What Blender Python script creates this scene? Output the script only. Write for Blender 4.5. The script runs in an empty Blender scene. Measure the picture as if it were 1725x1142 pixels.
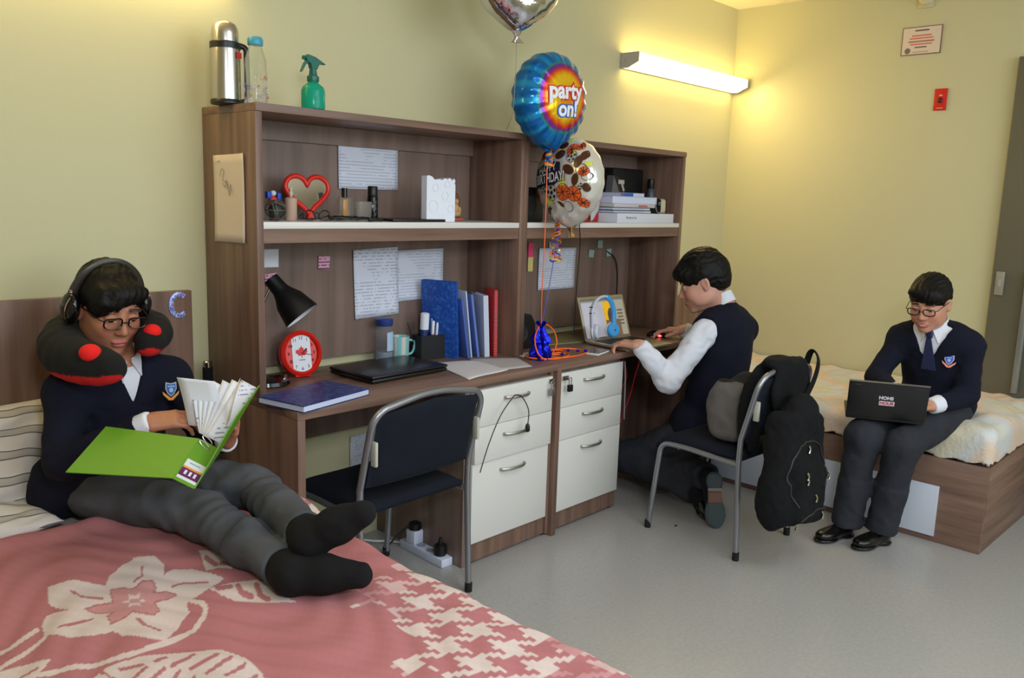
import bpy, bmesh, math, random
import numpy as np
from mathutils import Vector, Matrix, Euler
PI = math.pi
rnd = random.Random(7)
COL = bpy.context.scene.collection

def lin(c):
    return tuple(((v/255.0)/12.92 if v/255.0 <= 0.04045 else ((v/255.0+0.055)/1.055)**2.4) for v in c)

# ---------------------------------------------------------------- materials
MATS = {}
def mat(name, c, rough=0.6, metal=0.0, **kw):
    if name in MATS: return MATS[name]
    m = bpy.data.materials.new(name); m.use_nodes = True
    b = m.node_tree.nodes['Principled BSDF']
    b.inputs['Base Color'].default_value = (*lin(c), 1)
    b.inputs['Roughness'].default_value = rough
    b.inputs['Metallic'].default_value = metal
    for k, v in kw.items():
        b.inputs[k.replace('_', ' ')].default_value = v
    MATS[name] = m
    return m
def nt(m): return m.node_tree.nodes, m.node_tree.links, m.node_tree.nodes['Principled BSDF']
def node(N, t, **kw):
    n = N.new(t)
    for k, v in kw.items(): setattr(n, k, v)
    return n
def coords(N, L, scale=(1, 1, 1), kind='Object', rot=(0, 0, 0)):
    tc = node(N, 'ShaderNodeTexCoord'); mp = node(N, 'ShaderNodeMapping')
    mp.inputs['Scale'].default_value = scale; mp.inputs['Rotation'].default_value = rot
    L.new(tc.outputs[kind], mp.inputs['Vector']); return mp.outputs['Vector']
def ramp(N, L, fac, stops):
    r = node(N, 'ShaderNodeValToRGB'); e = r.color_ramp.elements
    while len(e) > 1: e.remove(e[-1])
    e[0].position = stops[0][0]; e[0].color = (*lin(stops[0][1]), 1)
    for p, c in stops[1:]:
        x = e.new(p); x.color = (*lin(c), 1)
    L.new(fac, r.inputs['Fac']); return r.outputs['Color']
def bump(N, L, b, h, dist=0.002, strength=0.5):
    n = node(N, 'ShaderNodeBump'); n.inputs['Distance'].default_value = dist; n.inputs['Strength'].default_value = strength
    L.new(h, n.inputs['Height']); L.new(n.outputs['Normal'], b.inputs['Normal'])
def noise(N, L, vec, scale, detail=3, rough=0.5):
    n = node(N, 'ShaderNodeTexNoise'); n.inputs['Scale'].default_value = scale
    n.inputs['Detail'].default_value = detail; n.inputs['Roughness'].default_value = rough
    L.new(vec, n.inputs['Vector']); return n.outputs['Fac']

def wood(name, scale, base=(122, 94, 80), dark=(95, 71, 60), light=(143, 114, 97)):
    m = mat(name, base, 0.42); N, L, b = nt(m)
    v = coords(N, L, scale)
    n1 = noise(N, L, v, 1.0, 4, 0.55)
    c = ramp(N, L, n1, [(0.28, dark), (0.5, base), (0.74, light)])
    L.new(c, b.inputs['Base Color'])
    bump(N, L, b, n1, 0.0006, 0.3)
    return m
W_V = wood('wood_vertical_grain', (22, 22, 1.3))
W_H = wood('wood_horizontal_grain', (1.3, 14, 26))
W_Y = wood('wood_bed_grain', (20, 1.6, 22))
W_D = wood('wood_back_panel', (16, 16, 1.0), (124, 102, 92), (104, 85, 76), (140, 117, 106))
WALL = mat('wall_paint', (204, 199, 160), 0.75)
N, L, b = nt(WALL); bump(N, L, b, noise(N, L, coords(N, L, (1, 1, 1)), 260, 2), 0.0006, 0.25)
CEIL = mat('ceiling_paint', (236, 228, 205), 0.9)
FLOOR = mat('linoleum_floor', (166, 163, 160), 0.30)
N, L, b = nt(FLOOR)
nf = noise(N, L, coords(N, L), 70, 6, 0.7)
L.new(ramp(N, L, nf, [(0.3, (158, 155, 151)), (0.7, (174, 171, 168))]), b.inputs['Base Color'])
STEEL = mat('chair_grey_tube', (150, 152, 158), 0.32, 0.75)
CHROME = mat('chrome', (205, 205, 205), 0.15, 1.0)
SATIN = mat('satin_nickel', (186, 184, 178), 0.35, 0.9)
WHITE_LAM = mat('white_laminate', (222, 220, 214), 0.35)
BLACK = mat('black_plastic', (14, 14, 15), 0.4)
BLACK_G = mat('black_gloss', (10, 10, 11), 0.15)
RUBBER = mat('black_rubber', (18, 18, 18), 0.8)
WHITE_P = mat('white_plastic', (225, 226, 228), 0.4)
PAPER = mat('white_paper', (226, 228, 236), 0.8)
RED = mat('red_plastic', (214, 36, 22), 0.35)
GLASS = mat('clear_glass', (245, 250, 248), 0.02, Transmission_Weight=1.0, IOR=1.3)
def fabric(name, c, c2=None, scale=600, r=0.95, dist=0.0006):
    m = mat(name, c, r); N, L, b = nt(m)
    v = coords(N, L); n1 = noise(N, L, v, scale, 2)
    if c2:
        L.new(ramp(N, L, noise(N, L, v, 9, 4), [(0.3, c), (0.7, c2)]), b.inputs['Base Color'])
    bump(N, L, b, n1, dist, 0.6)
    b.inputs['Specular IOR Level'].default_value = 0.25
    return m
NAVY = fabric('navy_upholstery', (19, 23, 33), (24, 28, 39))
SWEATER = fabric('navy_knit', (17, 19, 34), (21, 23, 40), 420, 0.97, 0.001)
TROUSER = fabric('grey_trouser_cloth', (74, 77, 84), (86, 88, 94), 700)
TROUSER2 = fabric('dark_grey_trouser_cloth', (44, 45, 52), (52, 53, 60), 700)
SOCK = fabric('black_sock', (19, 19, 21), (24, 24, 26), 500)
SHIRT = fabric('white_shirt_cloth', (222, 224, 234), None, 700)
BLACK_F = fabric('black_nylon', (14, 14, 16), (20, 20, 23), 500)
GREY_F = fabric('grey_canvas', (92, 88, 88), (104, 99, 98), 400)

# ---------------------------------------------------------------- things
def thing(name, label, cat, loc=(0, 0, 0), rz=0.0, group=None, rot=None):
    o = bpy.data.objects.new(name, None); COL.objects.link(o)
    o.empty_display_size = 0.05
    o.location = loc; o.rotation_euler = rot if rot else (0, 0, rz)
    o['label'] = label; o['category'] = cat
    if group: o['group'] = group
    return o
def tag(o, label, cat, group=None, kind=None):
    o['label'] = label; o['category'] = cat
    if group: o['group'] = group
    if kind: o['kind'] = kind
    return o

class MB:
    """collects solids in one bmesh, then links them as one mesh object"""
    def __init__(s): s.bm = bmesh.new(); s.M = Matrix.Identity(4); s.mi = 0
    def _add(s, verts, faces):
        vs = [s.bm.verts.new(s.M @ Vector(v)) for v in verts]
        out = []
        for f in faces:
            try:
                fc = s.bm.faces.new([vs[i] for i in f]); fc.material_index = s.mi; out.append(fc)
            except ValueError: pass
        return vs, out
    def box(s, x0, x1, y0, y1, z0, z1, bev=0.0, seg=2):
        v = [(x, y, z) for z in (z0, z1) for y in (y0, y1) for x in (x0, x1)]
        f = [(0, 2, 3, 1), (4, 5, 7, 6), (0, 1, 5, 4), (2, 6, 7, 3), (0, 4, 6, 2), (1, 3, 7, 5)]
        vs, fs = s._add(v, f)
        if bev > 0:
            es = list({e for fc in fs for e in fc.edges})
            bmesh.ops.bevel(s.bm, geom=es, offset=bev, segments=seg, profile=0.5, affect='EDGES')
        return s
    def rings(s, rings, close=False, cap=True):
        n = len(rings[0]); v = [p for r in rings for p in r]; f = []
        R = len(rings)
        for i in range(R if close else R-1):
            a = i*n; b2 = ((i+1) % R)*n
            for j in range(n):
                k = (j+1) % n
                f.append((a+j, a+k, b2+k, b2+j))
        if cap and not close:
            f.append(tuple(range(n-1, -1, -1))); f.append(tuple((R-1)*n+j for j in range(n)))
        s._add(v, f); return s
    def lathe(s, prof, n=32, c=(0, 0, 0), cap=True):
        s.rings([[(c[0]+r*math.cos(2*PI*j/n), c[1]+r*math.sin(2*PI*j/n), c[2]+z) for j in range(n)] for r, z in prof], cap=cap)
        return s
    def tube(s, pts, r, n=12, close=False, flat=None):
        P = [Vector(p) for p in pts]; R = []
        m = len(P); up = None
        for i in range(m):
            a = P[(i-1) % m] if (i > 0 or close) else P[i]
            c = P[(i+1) % m] if (i < m-1 or close) else P[i]
            t = (c-a)
            if t.length < 1e-9: t = Vector((0, 0, 1))
            t.normalize()
            if up is None:
                up = Vector((0, 0, 1)) if abs(t.z) < 0.9 else Vector((0, 1, 0))
            u = (up - t*up.dot(t))
            if u.length < 1e-6: u = t.orthogonal()
            u.normalize(); w = t.cross(u); up = u
            rr = r[i] if isinstance(r, (list, tuple)) else r
            k = flat if flat else 1.0
            R.append([tuple(P[i] + u*rr*math.cos(2*PI*j/n) + w*rr*k*math.sin(2*PI*j/n)) for j in range(n)])
        s.rings(R, close=close); return s
    def ell(s, c, r, n=20, m=12, rot=None):
        Rm = rot if rot else Matrix.Identity(3)
        rg = []
        for i in range(1, m):
            a = PI*i/m
            rg.append([tuple(Vector(c)+Rm@Vector((r[0]*math.sin(a)*math.cos(2*PI*j/n), r[1]*math.sin(a)*math.sin(2*PI*j/n), -r[2]*math.cos(a)))) for j in range(n)])
        s.rings(rg); return s
    def prism(s, poly, z0, z1, ax='z'):
        def P(a, b2, z): return {'z': (a, b2, z), 'y': (a, z, b2), 'x': (z, a, b2)}[ax]
        n = len(poly)
        v = [P(a, b2, z0) for a, b2 in poly] + [P(a, b2, z1) for a, b2 in poly]
        f = [tuple(range(n-1, -1, -1)), tuple(range(n, 2*n))] + [(i, (i+1) % n, n+(i+1) % n, n+i) for i in range(n)]
        s._add(v, f); return s
    def quad(s, pts):
        s._add(pts, [tuple(range(len(pts)))]); return s
    def build(s, name, m, parent=None, smooth=True, bev=0.0, sub=0, ang=40):
        bmesh.ops.recalc_face_normals(s.bm, faces=s.bm.faces)
        me = bpy.data.meshes.new(name); s.bm.to_mesh(me); s.bm.free()
        for x in (m if isinstance(m, (list, tuple)) else [m]): me.materials.append(x)
        o = bpy.data.objects.new(name, me); COL.objects.link(o)
        if parent: o.parent = parent
        if smooth:
            for p in me.polygons: p.use_smooth = True
            me.set_sharp_from_angle(angle=math.radians(ang))
        if bev:
            bv = o.modifiers.new('bevel', 'BEVEL'); bv.width = bev; bv.segments = 2; bv.limit_method = 'ANGLE'; bv.angle_limit = math.radians(50)
        if sub:
            sb = o.modifiers.new('sub', 'SUBSURF'); sb.levels = sub; sb.render_levels = sub
        return o
def box(name, x0, x1, y0, y1, z0, z1, m, parent=None, bev=0.0):
    return MB().box(x0, x1, y0, y1, z0, z1, bev).build(name, m, parent)

def spline(pts, n=8):
    P = [Vector(p) for p in pts]; out = []
    for i in range(len(P)-1):
        p0 = P[max(i-1, 0)]; p1 = P[i]; p2 = P[i+1]; p3 = P[min(i+2, len(P)-1)]
        for k in range(n):
            t = k/n
            out.append(0.5*((2*p1)+(p2-p0)*t+(2*p0-5*p1+4*p2-p3)*t*t+(3*p1-p0-3*p2+p3)*t**3))
    out.append(P[-1]); return out
def fillet(pts, r, n=6):
    P = [Vector(p) for p in pts]; out = [P[0]]
    for i in range(1, len(P)-1):
        a = (P[i-1]-P[i]); c = (P[i+1]-P[i]); d = min(r, a.length*.49, c.length*.49)
        A = P[i]+a.normalized()*d; B = P[i]+c.normalized()*d
        for k in range(n+1):
            t = k/n; out.append((1-t)**2*A + 2*t*(1-t)*P[i] + t*t*B)
    out.append(P[-1]); return out

def text_mesh(s, size, depth=0.0, shear=0.0, bold=0.0):
    cu = bpy.data.curves.new('txt', 'FONT'); cu.body = s; cu.size = size; cu.extrude = depth; cu.shear = shear
    cu.offset = bold; cu.align_x = 'CENTER'; cu.align_y = 'CENTER'
    o = bpy.data.objects.new('txt', cu); COL.objects.link(o)
    dg = bpy.context.evaluated_depsgraph_get(); me = bpy.data.meshes.new_from_object(o.evaluated_get(dg))
    bpy.data.objects.remove(o)
    return me
def text(name, s, size, m, parent, loc, rot=(0, 0, 0), depth=0.0004, shear=0.0, bold=0.0, sx=1.0):
    """flat lettering as a thin mesh; local x = reading direction"""
    me = text_mesh(s, size, depth, shear, bold); me.name = name
    me.materials.clear(); me.materials.append(m)
    o = bpy.data.objects.new(name, me); COL.objects.link(o); o.parent = parent
    o.location = loc; o.rotation_euler = rot; o.scale = (sx, 1, 1)
    return o
# ---------------------------------------------------------------- the room
def struct(o): o['kind'] = 'structure'; return o
XR, HC = 3.504, 2.612
struct(box('wall_back', -2.6, XR+.1, 0.0, 0.1, -0.05, HC+.1, WALL))
struct(box('wall_right', XR, XR+.1, -4.6, 0.0, -0.05, HC+.1, WALL))
struct(box('wall_left', -2.6, -2.5, -4.6, 0.0, -0.05, HC+.1, WALL))
struct(box('wall_front', -2.6, XR+.1, -4.7, -4.6, -0.05, HC+.1, WALL))
struct(box('floor', -2.5, XR, -4.6, 0.0, -0.05, 0.0, FLOOR))
struct(box('ceiling', -2.5, XR, -4.6, 0.0, HC, HC+.1, CEIL))
# grey door panel on the right wall
DOORM = mat('olive_grey_door', (104, 100, 84), 0.3)
d = struct(box('door_1', XR-.045, XR, -2.5, -1.585, 0.0, 2.19, DOORM, bev=.003))
# light switch plate on the door panel
sw = thing('light_switch', 'small pale switch plate on the grey panel right of the seated boy', 'light switch', (XR-.046, -1.624, 1.07))
MB().box(-.008, 0, -.02, .02, -.06, .06, .002).build('switch_plate', mat('pale_plate', (150, 146, 130), .4), sw)
MB().box(-.012, -.007, -.008, .008, -.02, .02, .001).build('rocker', mat('pale_plate2', (165, 160, 145), .4), sw)
dp = thing('door_pull_rail', 'pale vertical metal rail at the right edge of the grey panel', 'rail', (XR-.05, -1.74, 0.52))
MB().box(-.03, 0, -.03, .0, 0, .62, .004).build('rail_bar', mat('brushed_rail', (150, 152, 150), .35, .6), dp)

# ---------------------------------------------------------------- lights
def area(name, loc, target, size, sy, power, color, spread=180):
    l = bpy.data.lights.new(name, 'AREA'); l.shape = 'RECTANGLE'; l.size = size; l.size_y = sy
    l.energy = power; l.color = color; l.spread = math.radians(spread)
    o = bpy.data.objects.new(name, l); COL.objects.link(o); o.location = loc
    d = (Vector(target)-Vector(loc)); o.rotation_euler = d.to_track_quat('-Z', 'Y').to_euler()
    return o
LAMPC = (1.0, 0.80, 0.42)
def emis(name, c, s):
    m = bpy.data.materials.new(name); m.use_nodes = True
    b = m.node_tree.nodes['Principled BSDF']
    b.inputs['Base Color'].default_value = (.9, .9, .85, 1)
    b.inputs['Emission Color'].default_value = (*c, 1); b.inputs['Emission Strength'].default_value = s
    return m
def wall_lamp(name, label, x0, x1, z):
    t = thing(name, label, 'wall lamp', (x0, 0, z), 0, 'wall strip lights')
    w = x1-x0; D = .115; h = .076
    prof = [(-.002, -h/2), (-.002, h/2), (-D, h/2), (-D, -h*.12), (-D*.42, -h/2)]
    cap = MB().prism([(y, zz) for y, zz in prof], -.004, .006, 'x')
    cap.build('end_cap', mat('lamp_metal', (178, 172, 168), .45), t)
    MB().box(.0005, .0015, -.036, -.032, -.004, .0).build('screw', BLACK, t).location = (-.0055, 0, 0)
    dif = MB().prism([(-.012, -h/2+.002), (-.012, h/2-.002), (-D+.002, h/2-.003), (-D+.002, -h*.12), (-D*.42, -h/2+.002)], .006, w, 'x')
    dif.build('diffuser', emis('lamp_diffuser', (1, .745, .25), 9.0), t)
    MB().prism([(y, zz) for y, zz in prof], w, w+.004, 'x').build('end_cap', mat('lamp_metal', (178, 172, 168), .45), t)
    MB().box(0, w, -.012, -.001, -h/2+.001, h/2-.001).build('back_plate', mat('lamp_metal', (178, 172, 168), .45), t)
    return t
wall_lamp('wall_light', 'lit white strip light on the yellow wall beside the room corner', 2.315, 3.475, 2.148)
wall_lamp('wall_light', 'lit strip light above the headboard with the letter C', -1.0, .10, 2.15)
area('wall_lamp_beam', (2.9, -.135, 2.13), (2.9, -1.7, .3), 1.1, .06, 4.2, (1.0, .72, .34), 170)
# added front and overhead fill lights and the photographer's bounced flash
area('front_fill_light', (1.1, -4.45, 1.75), (1.3, -.6, .75), 3.6, 1.6, 72, (0.76, 0.87, 1.0))  # wide cool key fill added behind the camera, not a real window
area('overhead_fill_light', (.5, -2.7, 2.58), (.5, -2.7, 0), 1.3, 1.3, 26, (0.82, 0.90, 1.0))  # added fill from above for floor and bedding, no ceiling fixture here
area('camera_flash', (-1.3, -3.1, 2.0), (1.3, -.6, .9), .40, .30, 24, (0.84, 0.92, 1.0))
W = bpy.data.worlds.new('world'); bpy.context.scene.world = W; W.use_nodes = True
W.node_tree.nodes['Background'].inputs[0].default_value = (.8, .85, 1, 1)
W.node_tree.nodes['Background'].inputs[1].default_value = 0.3

# ---------------------------------------------------------------- camera
cam = bpy.data.cameras.new('camera'); co = bpy.data.objects.new('camera', cam); COL.objects.link(co)
co.location = (-1.39175, -2.74201, 1.41453)
co.rotation_euler = (1.40660309, -.0314257708, -.815571364)
cam.sensor_width = 36; cam.lens = 1417.066/1725*36; cam.clip_start = .02
sc = bpy.context.scene; sc.camera = co
sc.view_settings.view_transform = 'Standard'; sc.view_settings.look = 'None'
sc.view_settings.exposure = 0.0; sc.view_settings.gamma = 1.0
sc.view_settings.use_curve_mapping = False
sc.cycles.max_bounces = 8

# ---------------------------------------------------------------- desks
YH, ZT, YD = -.3398, 1.6847, -.5584
def hutch(label, x0, x1, endcol):
    t = thing('desk_hutch', label, 'hutch shelf', (x0, 0, .75), 0, 'brown wood desk hutches')
    w = x1-x0; T = .022; zt = ZT-.75
    MB().box(-.002, T, YH, -.002, .0, zt-.025, .0012).build('side_panel', W_V, t)
    MB().box(w-T, w+.0, YH, -.002, .0, zt-.025, .0012).build('side_panel', W_V, t)
    MB().box(-.002, w+.0, YH-.004, -.002, zt-.0248, zt, .0015).build('top_panel', W_H, t)
    MB().box(T+.0002, w-T-.0002, -.03, -.012, .035, zt-.0252).build('back_panel', W_D, t)
    MB().box(T+.0002, w-T-.0002, YH+.003, -.0305, .5485, .57, .001).build('shelf_board', WHITE_LAM, t)
    MB().box(T+.0002, w-T-.0002, YH+.006, YH+.024, .503, .5483).build('shelf_rail', W_H, t)
    MB().box(T+.0002, w-T-.0002, -.05, -.0302, zt-.09, zt-.0252).build('top_cleat', W_D, t)
    return t
XM, XE = 1.236, 2.4665
h1 = hutch('left brown hutch over the near desk, papers taped inside', 0.0, XM-.002, 0)
h2 = hutch('right brown hutch over the far desk, behind the balloons', XM+.002, XE, 1)
def desk(label, x0, x1, wide):
    t = thing('desk', label, 'desk', (x0, 0, 0), 0, 'brown wood desks')
    w = x1-x0; T = .026
    MB().box(-.002, w+.0, YD, -.004, .722, .75, .0015).build('desktop', W_H, t)
    MB().box(-.002, T, YD, -.004, .0, .7218, .0015).build('side_panel', W_V, t)
    if wide: MB().box(w-T, w, YD+.02, -.004, .0, .7218, .0015).build('side_panel', W_V, t)
    MB().box(T+.0003, w-(.47 if not wide else T)-.0003, -.06, -.042, .49 if not wide else .1, .7218).build('modesty_panel', W_D, t)
    if not wide: MB().box(w-.497, w-.472, YD+.03, -.004, .0, .7218).build('divider_panel', W_D, t)
    return t
desk('near brown desk with an empty knee space, black laptop on top', 0.0, XM-.001, False)
desk('far brown desk where the boy in the vest types', XM+.001, XE, True)

def pedestal(label, x0, x1, lockside, yoff):
    """drawer block: plinth, body, three drawers with bow handles"""
    t = thing('drawer_cabinet', label, 'drawer cabinet', (x0, 0, 0), 0, 'white fronted drawer cabinets')
    w = x1-x0; yf = -.5415+yoff
    a, b_ = (0, w+.018) if lockside == 'R' else (-.018, w)
    MB().box(a, b_, yf+.02, -.07, .03, .7205).build('carcass', W_D, t)
    MB().box(a+.0, b_-.0, yf+.012, yf+.0198, .012, .088).build('plinth', W_V, t)
    if lockside == 'R':
        MB().box(w+.001, w+.018, yf+.002, yf+.0198, .012, .7205).build('stile', W_V, t)
        sx = w+.009
    else:
        MB().box(-.018, -.001, yf+.002, yf+.0198, .012, .7205).build('stile', W_V, t)
        sx = -.009
    for fx in (sx, w-.02 if lockside == 'L' else .03):
        MB().lathe([(.012, 0), (.014, .004), (.014, .012)], 14, (fx, yf+.035, 0)).build('foot', RUBBER, t)
    zs = [(.5575, .702), (.4150, .5555), (.0905, .4130)]
    if lockside == 'L': zs = [(.5525, .702), (.409, .5505), (.0905, .4070)]
    for k, (z0, z1) in enumerate(zs):
        pull = -.012 if (k < 2 and lockside == 'R') else 0
        d = MB().box(0, w-.001, yf+pull, yf+.0195, z0, z1, .002).build('drawer', WHITE_LAM, t)
        zc = z1-.045 if k < 2 else z1-.05
        hx = w*.5
        pts = [(hx-.068, yf+pull+.002, zc), (hx-.066, yf+pull-.012, zc), (hx-.03, yf+pull-.026, zc), (hx+.03, yf+pull-.027, zc), (hx+.066, yf+pull-.012, zc), (hx+.068, yf+pull+.002, zc)]
        MB().tube(spline(pts, 5), .0065, 10, flat=.55).build('handle', SATIN, d)
    return t
pedestal('left white three-drawer cabinet, thin black cord looped on its handle', .7715, 1.2140, 'R', 0)
pedestal('right white three-drawer cabinet beside the kneeling boy', 1.2810, 1.7225, 'L', 0)
def padlock(label, x, side):
    t = thing('padlock', label, 'padlock', (x, -.558, .665), 0, 'padlocks on the drawer hasps')
    s = side
    MB().box(-.030*s if s > 0 else -.002, .002 if s > 0 else .030, -.002, .0045, .010, .028, .001).build('hasp', CHROME, t)
    body = mat('padlock_grey' if s > 0 else 'padlock_dark', (150, 148, 146) if s > 0 else (60, 62, 64), .35, .8)
    MB().tube(fillet([(-.024*s-.008, -.014, -.012), (-.024*s-.008, -.014, .022), (-.024*s+.008, -.014, .022), (-.024*s+.008, -.014, -.012)], .008), .0022, 8).build('shackle', CHROME, t)
    MB().box(-.024*s-.013, -.024*s+.013, -.021, -.007, -.038, -.008, .003).build('lock_body', body, t)
    return t
padlock('grey padlock on the hasp of the left drawer cabinet', 1.2138, 1)
padlock('dark padlock on the hasp of the right drawer cabinet', 1.281, -1)

# ---------------------------------------------------------------- beds
hb = box('headboard', -1.12, -.072, -.034, -.006, .02, 1.08, W_V, bev=.002)
tag(hb, 'brown wooden headboard with a glittery letter C, behind the reading boy', 'headboard', 'wooden headboards')
hb2 = box('headboard', 2.475, 3.48, -.034, -.006, .02, .875, W_V, bev=.002)
tag(hb2, 'brown wooden headboard past the far desk, behind the kneeling boy', 'headboard', 'wooden headboards')
def bedframe(label, x0, x1, y0, y1, zt, drawers, rz=0):
    t = thing('bed_frame', label, 'bed', (x0, y1, 0), rz, 'wooden storage beds')
    w = x1-x0; l = y0-y1  # negative
    MB().box(0, .022, l, -.0, .0, zt, .0015).build('side_rail', W_Y, t)
    MB().box(w-.022, w, l, -.0, .0, zt, .0015).build('side_rail', W_Y, t)
    MB().box(.0225, w-.0225, l, l+.022, .0, zt, .0015).build('foot_board', W_H, t)
    MB().box(.0225, w-.0225, l+.0225, -.0, zt-.03, zt-.006).build('slat_base', W_D, t)
    for (a, b_) in drawers:
        d = MB().box(-.012, -.0003, a-y1, b_-y1, .028, .2528, .0015).build('drawer', mat('bed_drawer_white', (205, 210, 222), .35), t)
        ym = (a+b_)/2-y1
        MB().tube(spline([(-.012, ym-.06, .212), (-.028, ym-.03, .21), (-.03, ym+.03, .21), (-.012, ym+.06, .212)], 5), .005, 8).build('handle', SATIN, d)
    return t
bedframe('brown wooden bed with white drawers under the boy with the laptop', 2.4735, 3.455, -1.9122, -.04, .376,
         [(-1.7314, -1.32), (-1.314, -1.045), (-1.039, -.62)], math.radians(-1.5))
bedframe('brown wooden bed frame under the pink floral blanket', -1.12, -.045, -2.0, -.04, .30, [])
# ---------------------------------------------------------------- bedding
def grid_mesh(name, X, Y, Z, m, parent=None, colors=None, smooth=True, flip=False):
    """X,Y,Z: 2-D arrays of a sheet"""
    n, k = X.shape
    co_ = np.stack([X.ravel(), Y.ravel(), Z.ravel()], 1).astype(np.float32)
    i = np.arange((n-1)*(k-1)); r = i//(k-1); c = i % (k-1); a = r*k+c
    q = np.stack([a, a+1, a+k+1, a+k], 1) if not flip else np.stack([a, a+k, a+k+1, a+1], 1)
    return mesh_np(name, co_, q, m, parent, colors, smooth)
def mesh_np(name, co_, quads, m, parent=None, colors=None, smooth=True, attr='Col'):
    me = bpy.data.meshes.new(name)
    me.vertices.add(len(co_)); me.vertices.foreach_set('co', np.ascontiguousarray(co_, dtype=np.float32).ravel())
    nq = len(quads); me.loops.add(nq*4); me.polygons.add(nq)
    me.polygons.foreach_set('loop_start', np.arange(0, nq*4, 4, dtype=np.int32))
    me.polygons.foreach_set('loop_total', np.full(nq, 4, dtype=np.int32))
    me.loops.foreach_set('vertex_index', quads.astype(np.int32).ravel())
    if smooth: me.polygons.foreach_set('use_smooth', np.ones(nq, dtype=bool))
    me.update(calc_edges=True); me.validate()
    if colors is not None:
        at = me.color_attributes.new(attr, 'FLOAT_COLOR', 'POINT')
        cc = np.ones((len(co_), 4), np.float32); cc[:, :3] = colors
        at.data.foreach_set('color', cc.ravel())
    for x in (m if isinstance(m, (list, tuple)) else [m]): me.materials.append(x)
    o = bpy.data.objects.new(name, me); COL.objects.link(o)
    if parent: o.parent = parent
    return o
def attr_mat(name, rough=.9, bscale=300, bd=.001, **kw):
    m = mat(name, (200, 200, 200), rough, **kw); N, L, b = nt(m)
    a = node(N, 'ShaderNodeVertexColor'); a.layer_name = 'Col'
    L.new(a.outputs['Color'], b.inputs['Base Color'])
    bump(N, L, b, noise(N, L, coords(N, L), bscale, 2), bd, .5)
    return m
def inpoly(px, py, poly):
    ins = np.zeros(px.shape, bool); n = len(poly); j = n-1
    for i in range(n):
        xi, yi = poly[i]; xj, yj = poly[j]
        c = ((yi > py) != (yj > py)) & (px < (xj-xi)*(py-yi)/(yj-yi+1e-12)+xi)
        ins ^= c; j = i
    return ins
def near(px, py, line, w):
    d = np.full(px.shape, 1e9)
    for (ax, ay), (bx, by) in zip(line[:-1], line[1:]):
        vx, vy = bx-ax, by-ay; t = np.clip(((px-ax)*vx+(py-ay)*vy)/(vx*vx+vy*vy+1e-12), 0, 1)
        d = np.minimum(d, np.hypot(px-ax-t*vx, py-ay-t*vy))
    return d < w
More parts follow.
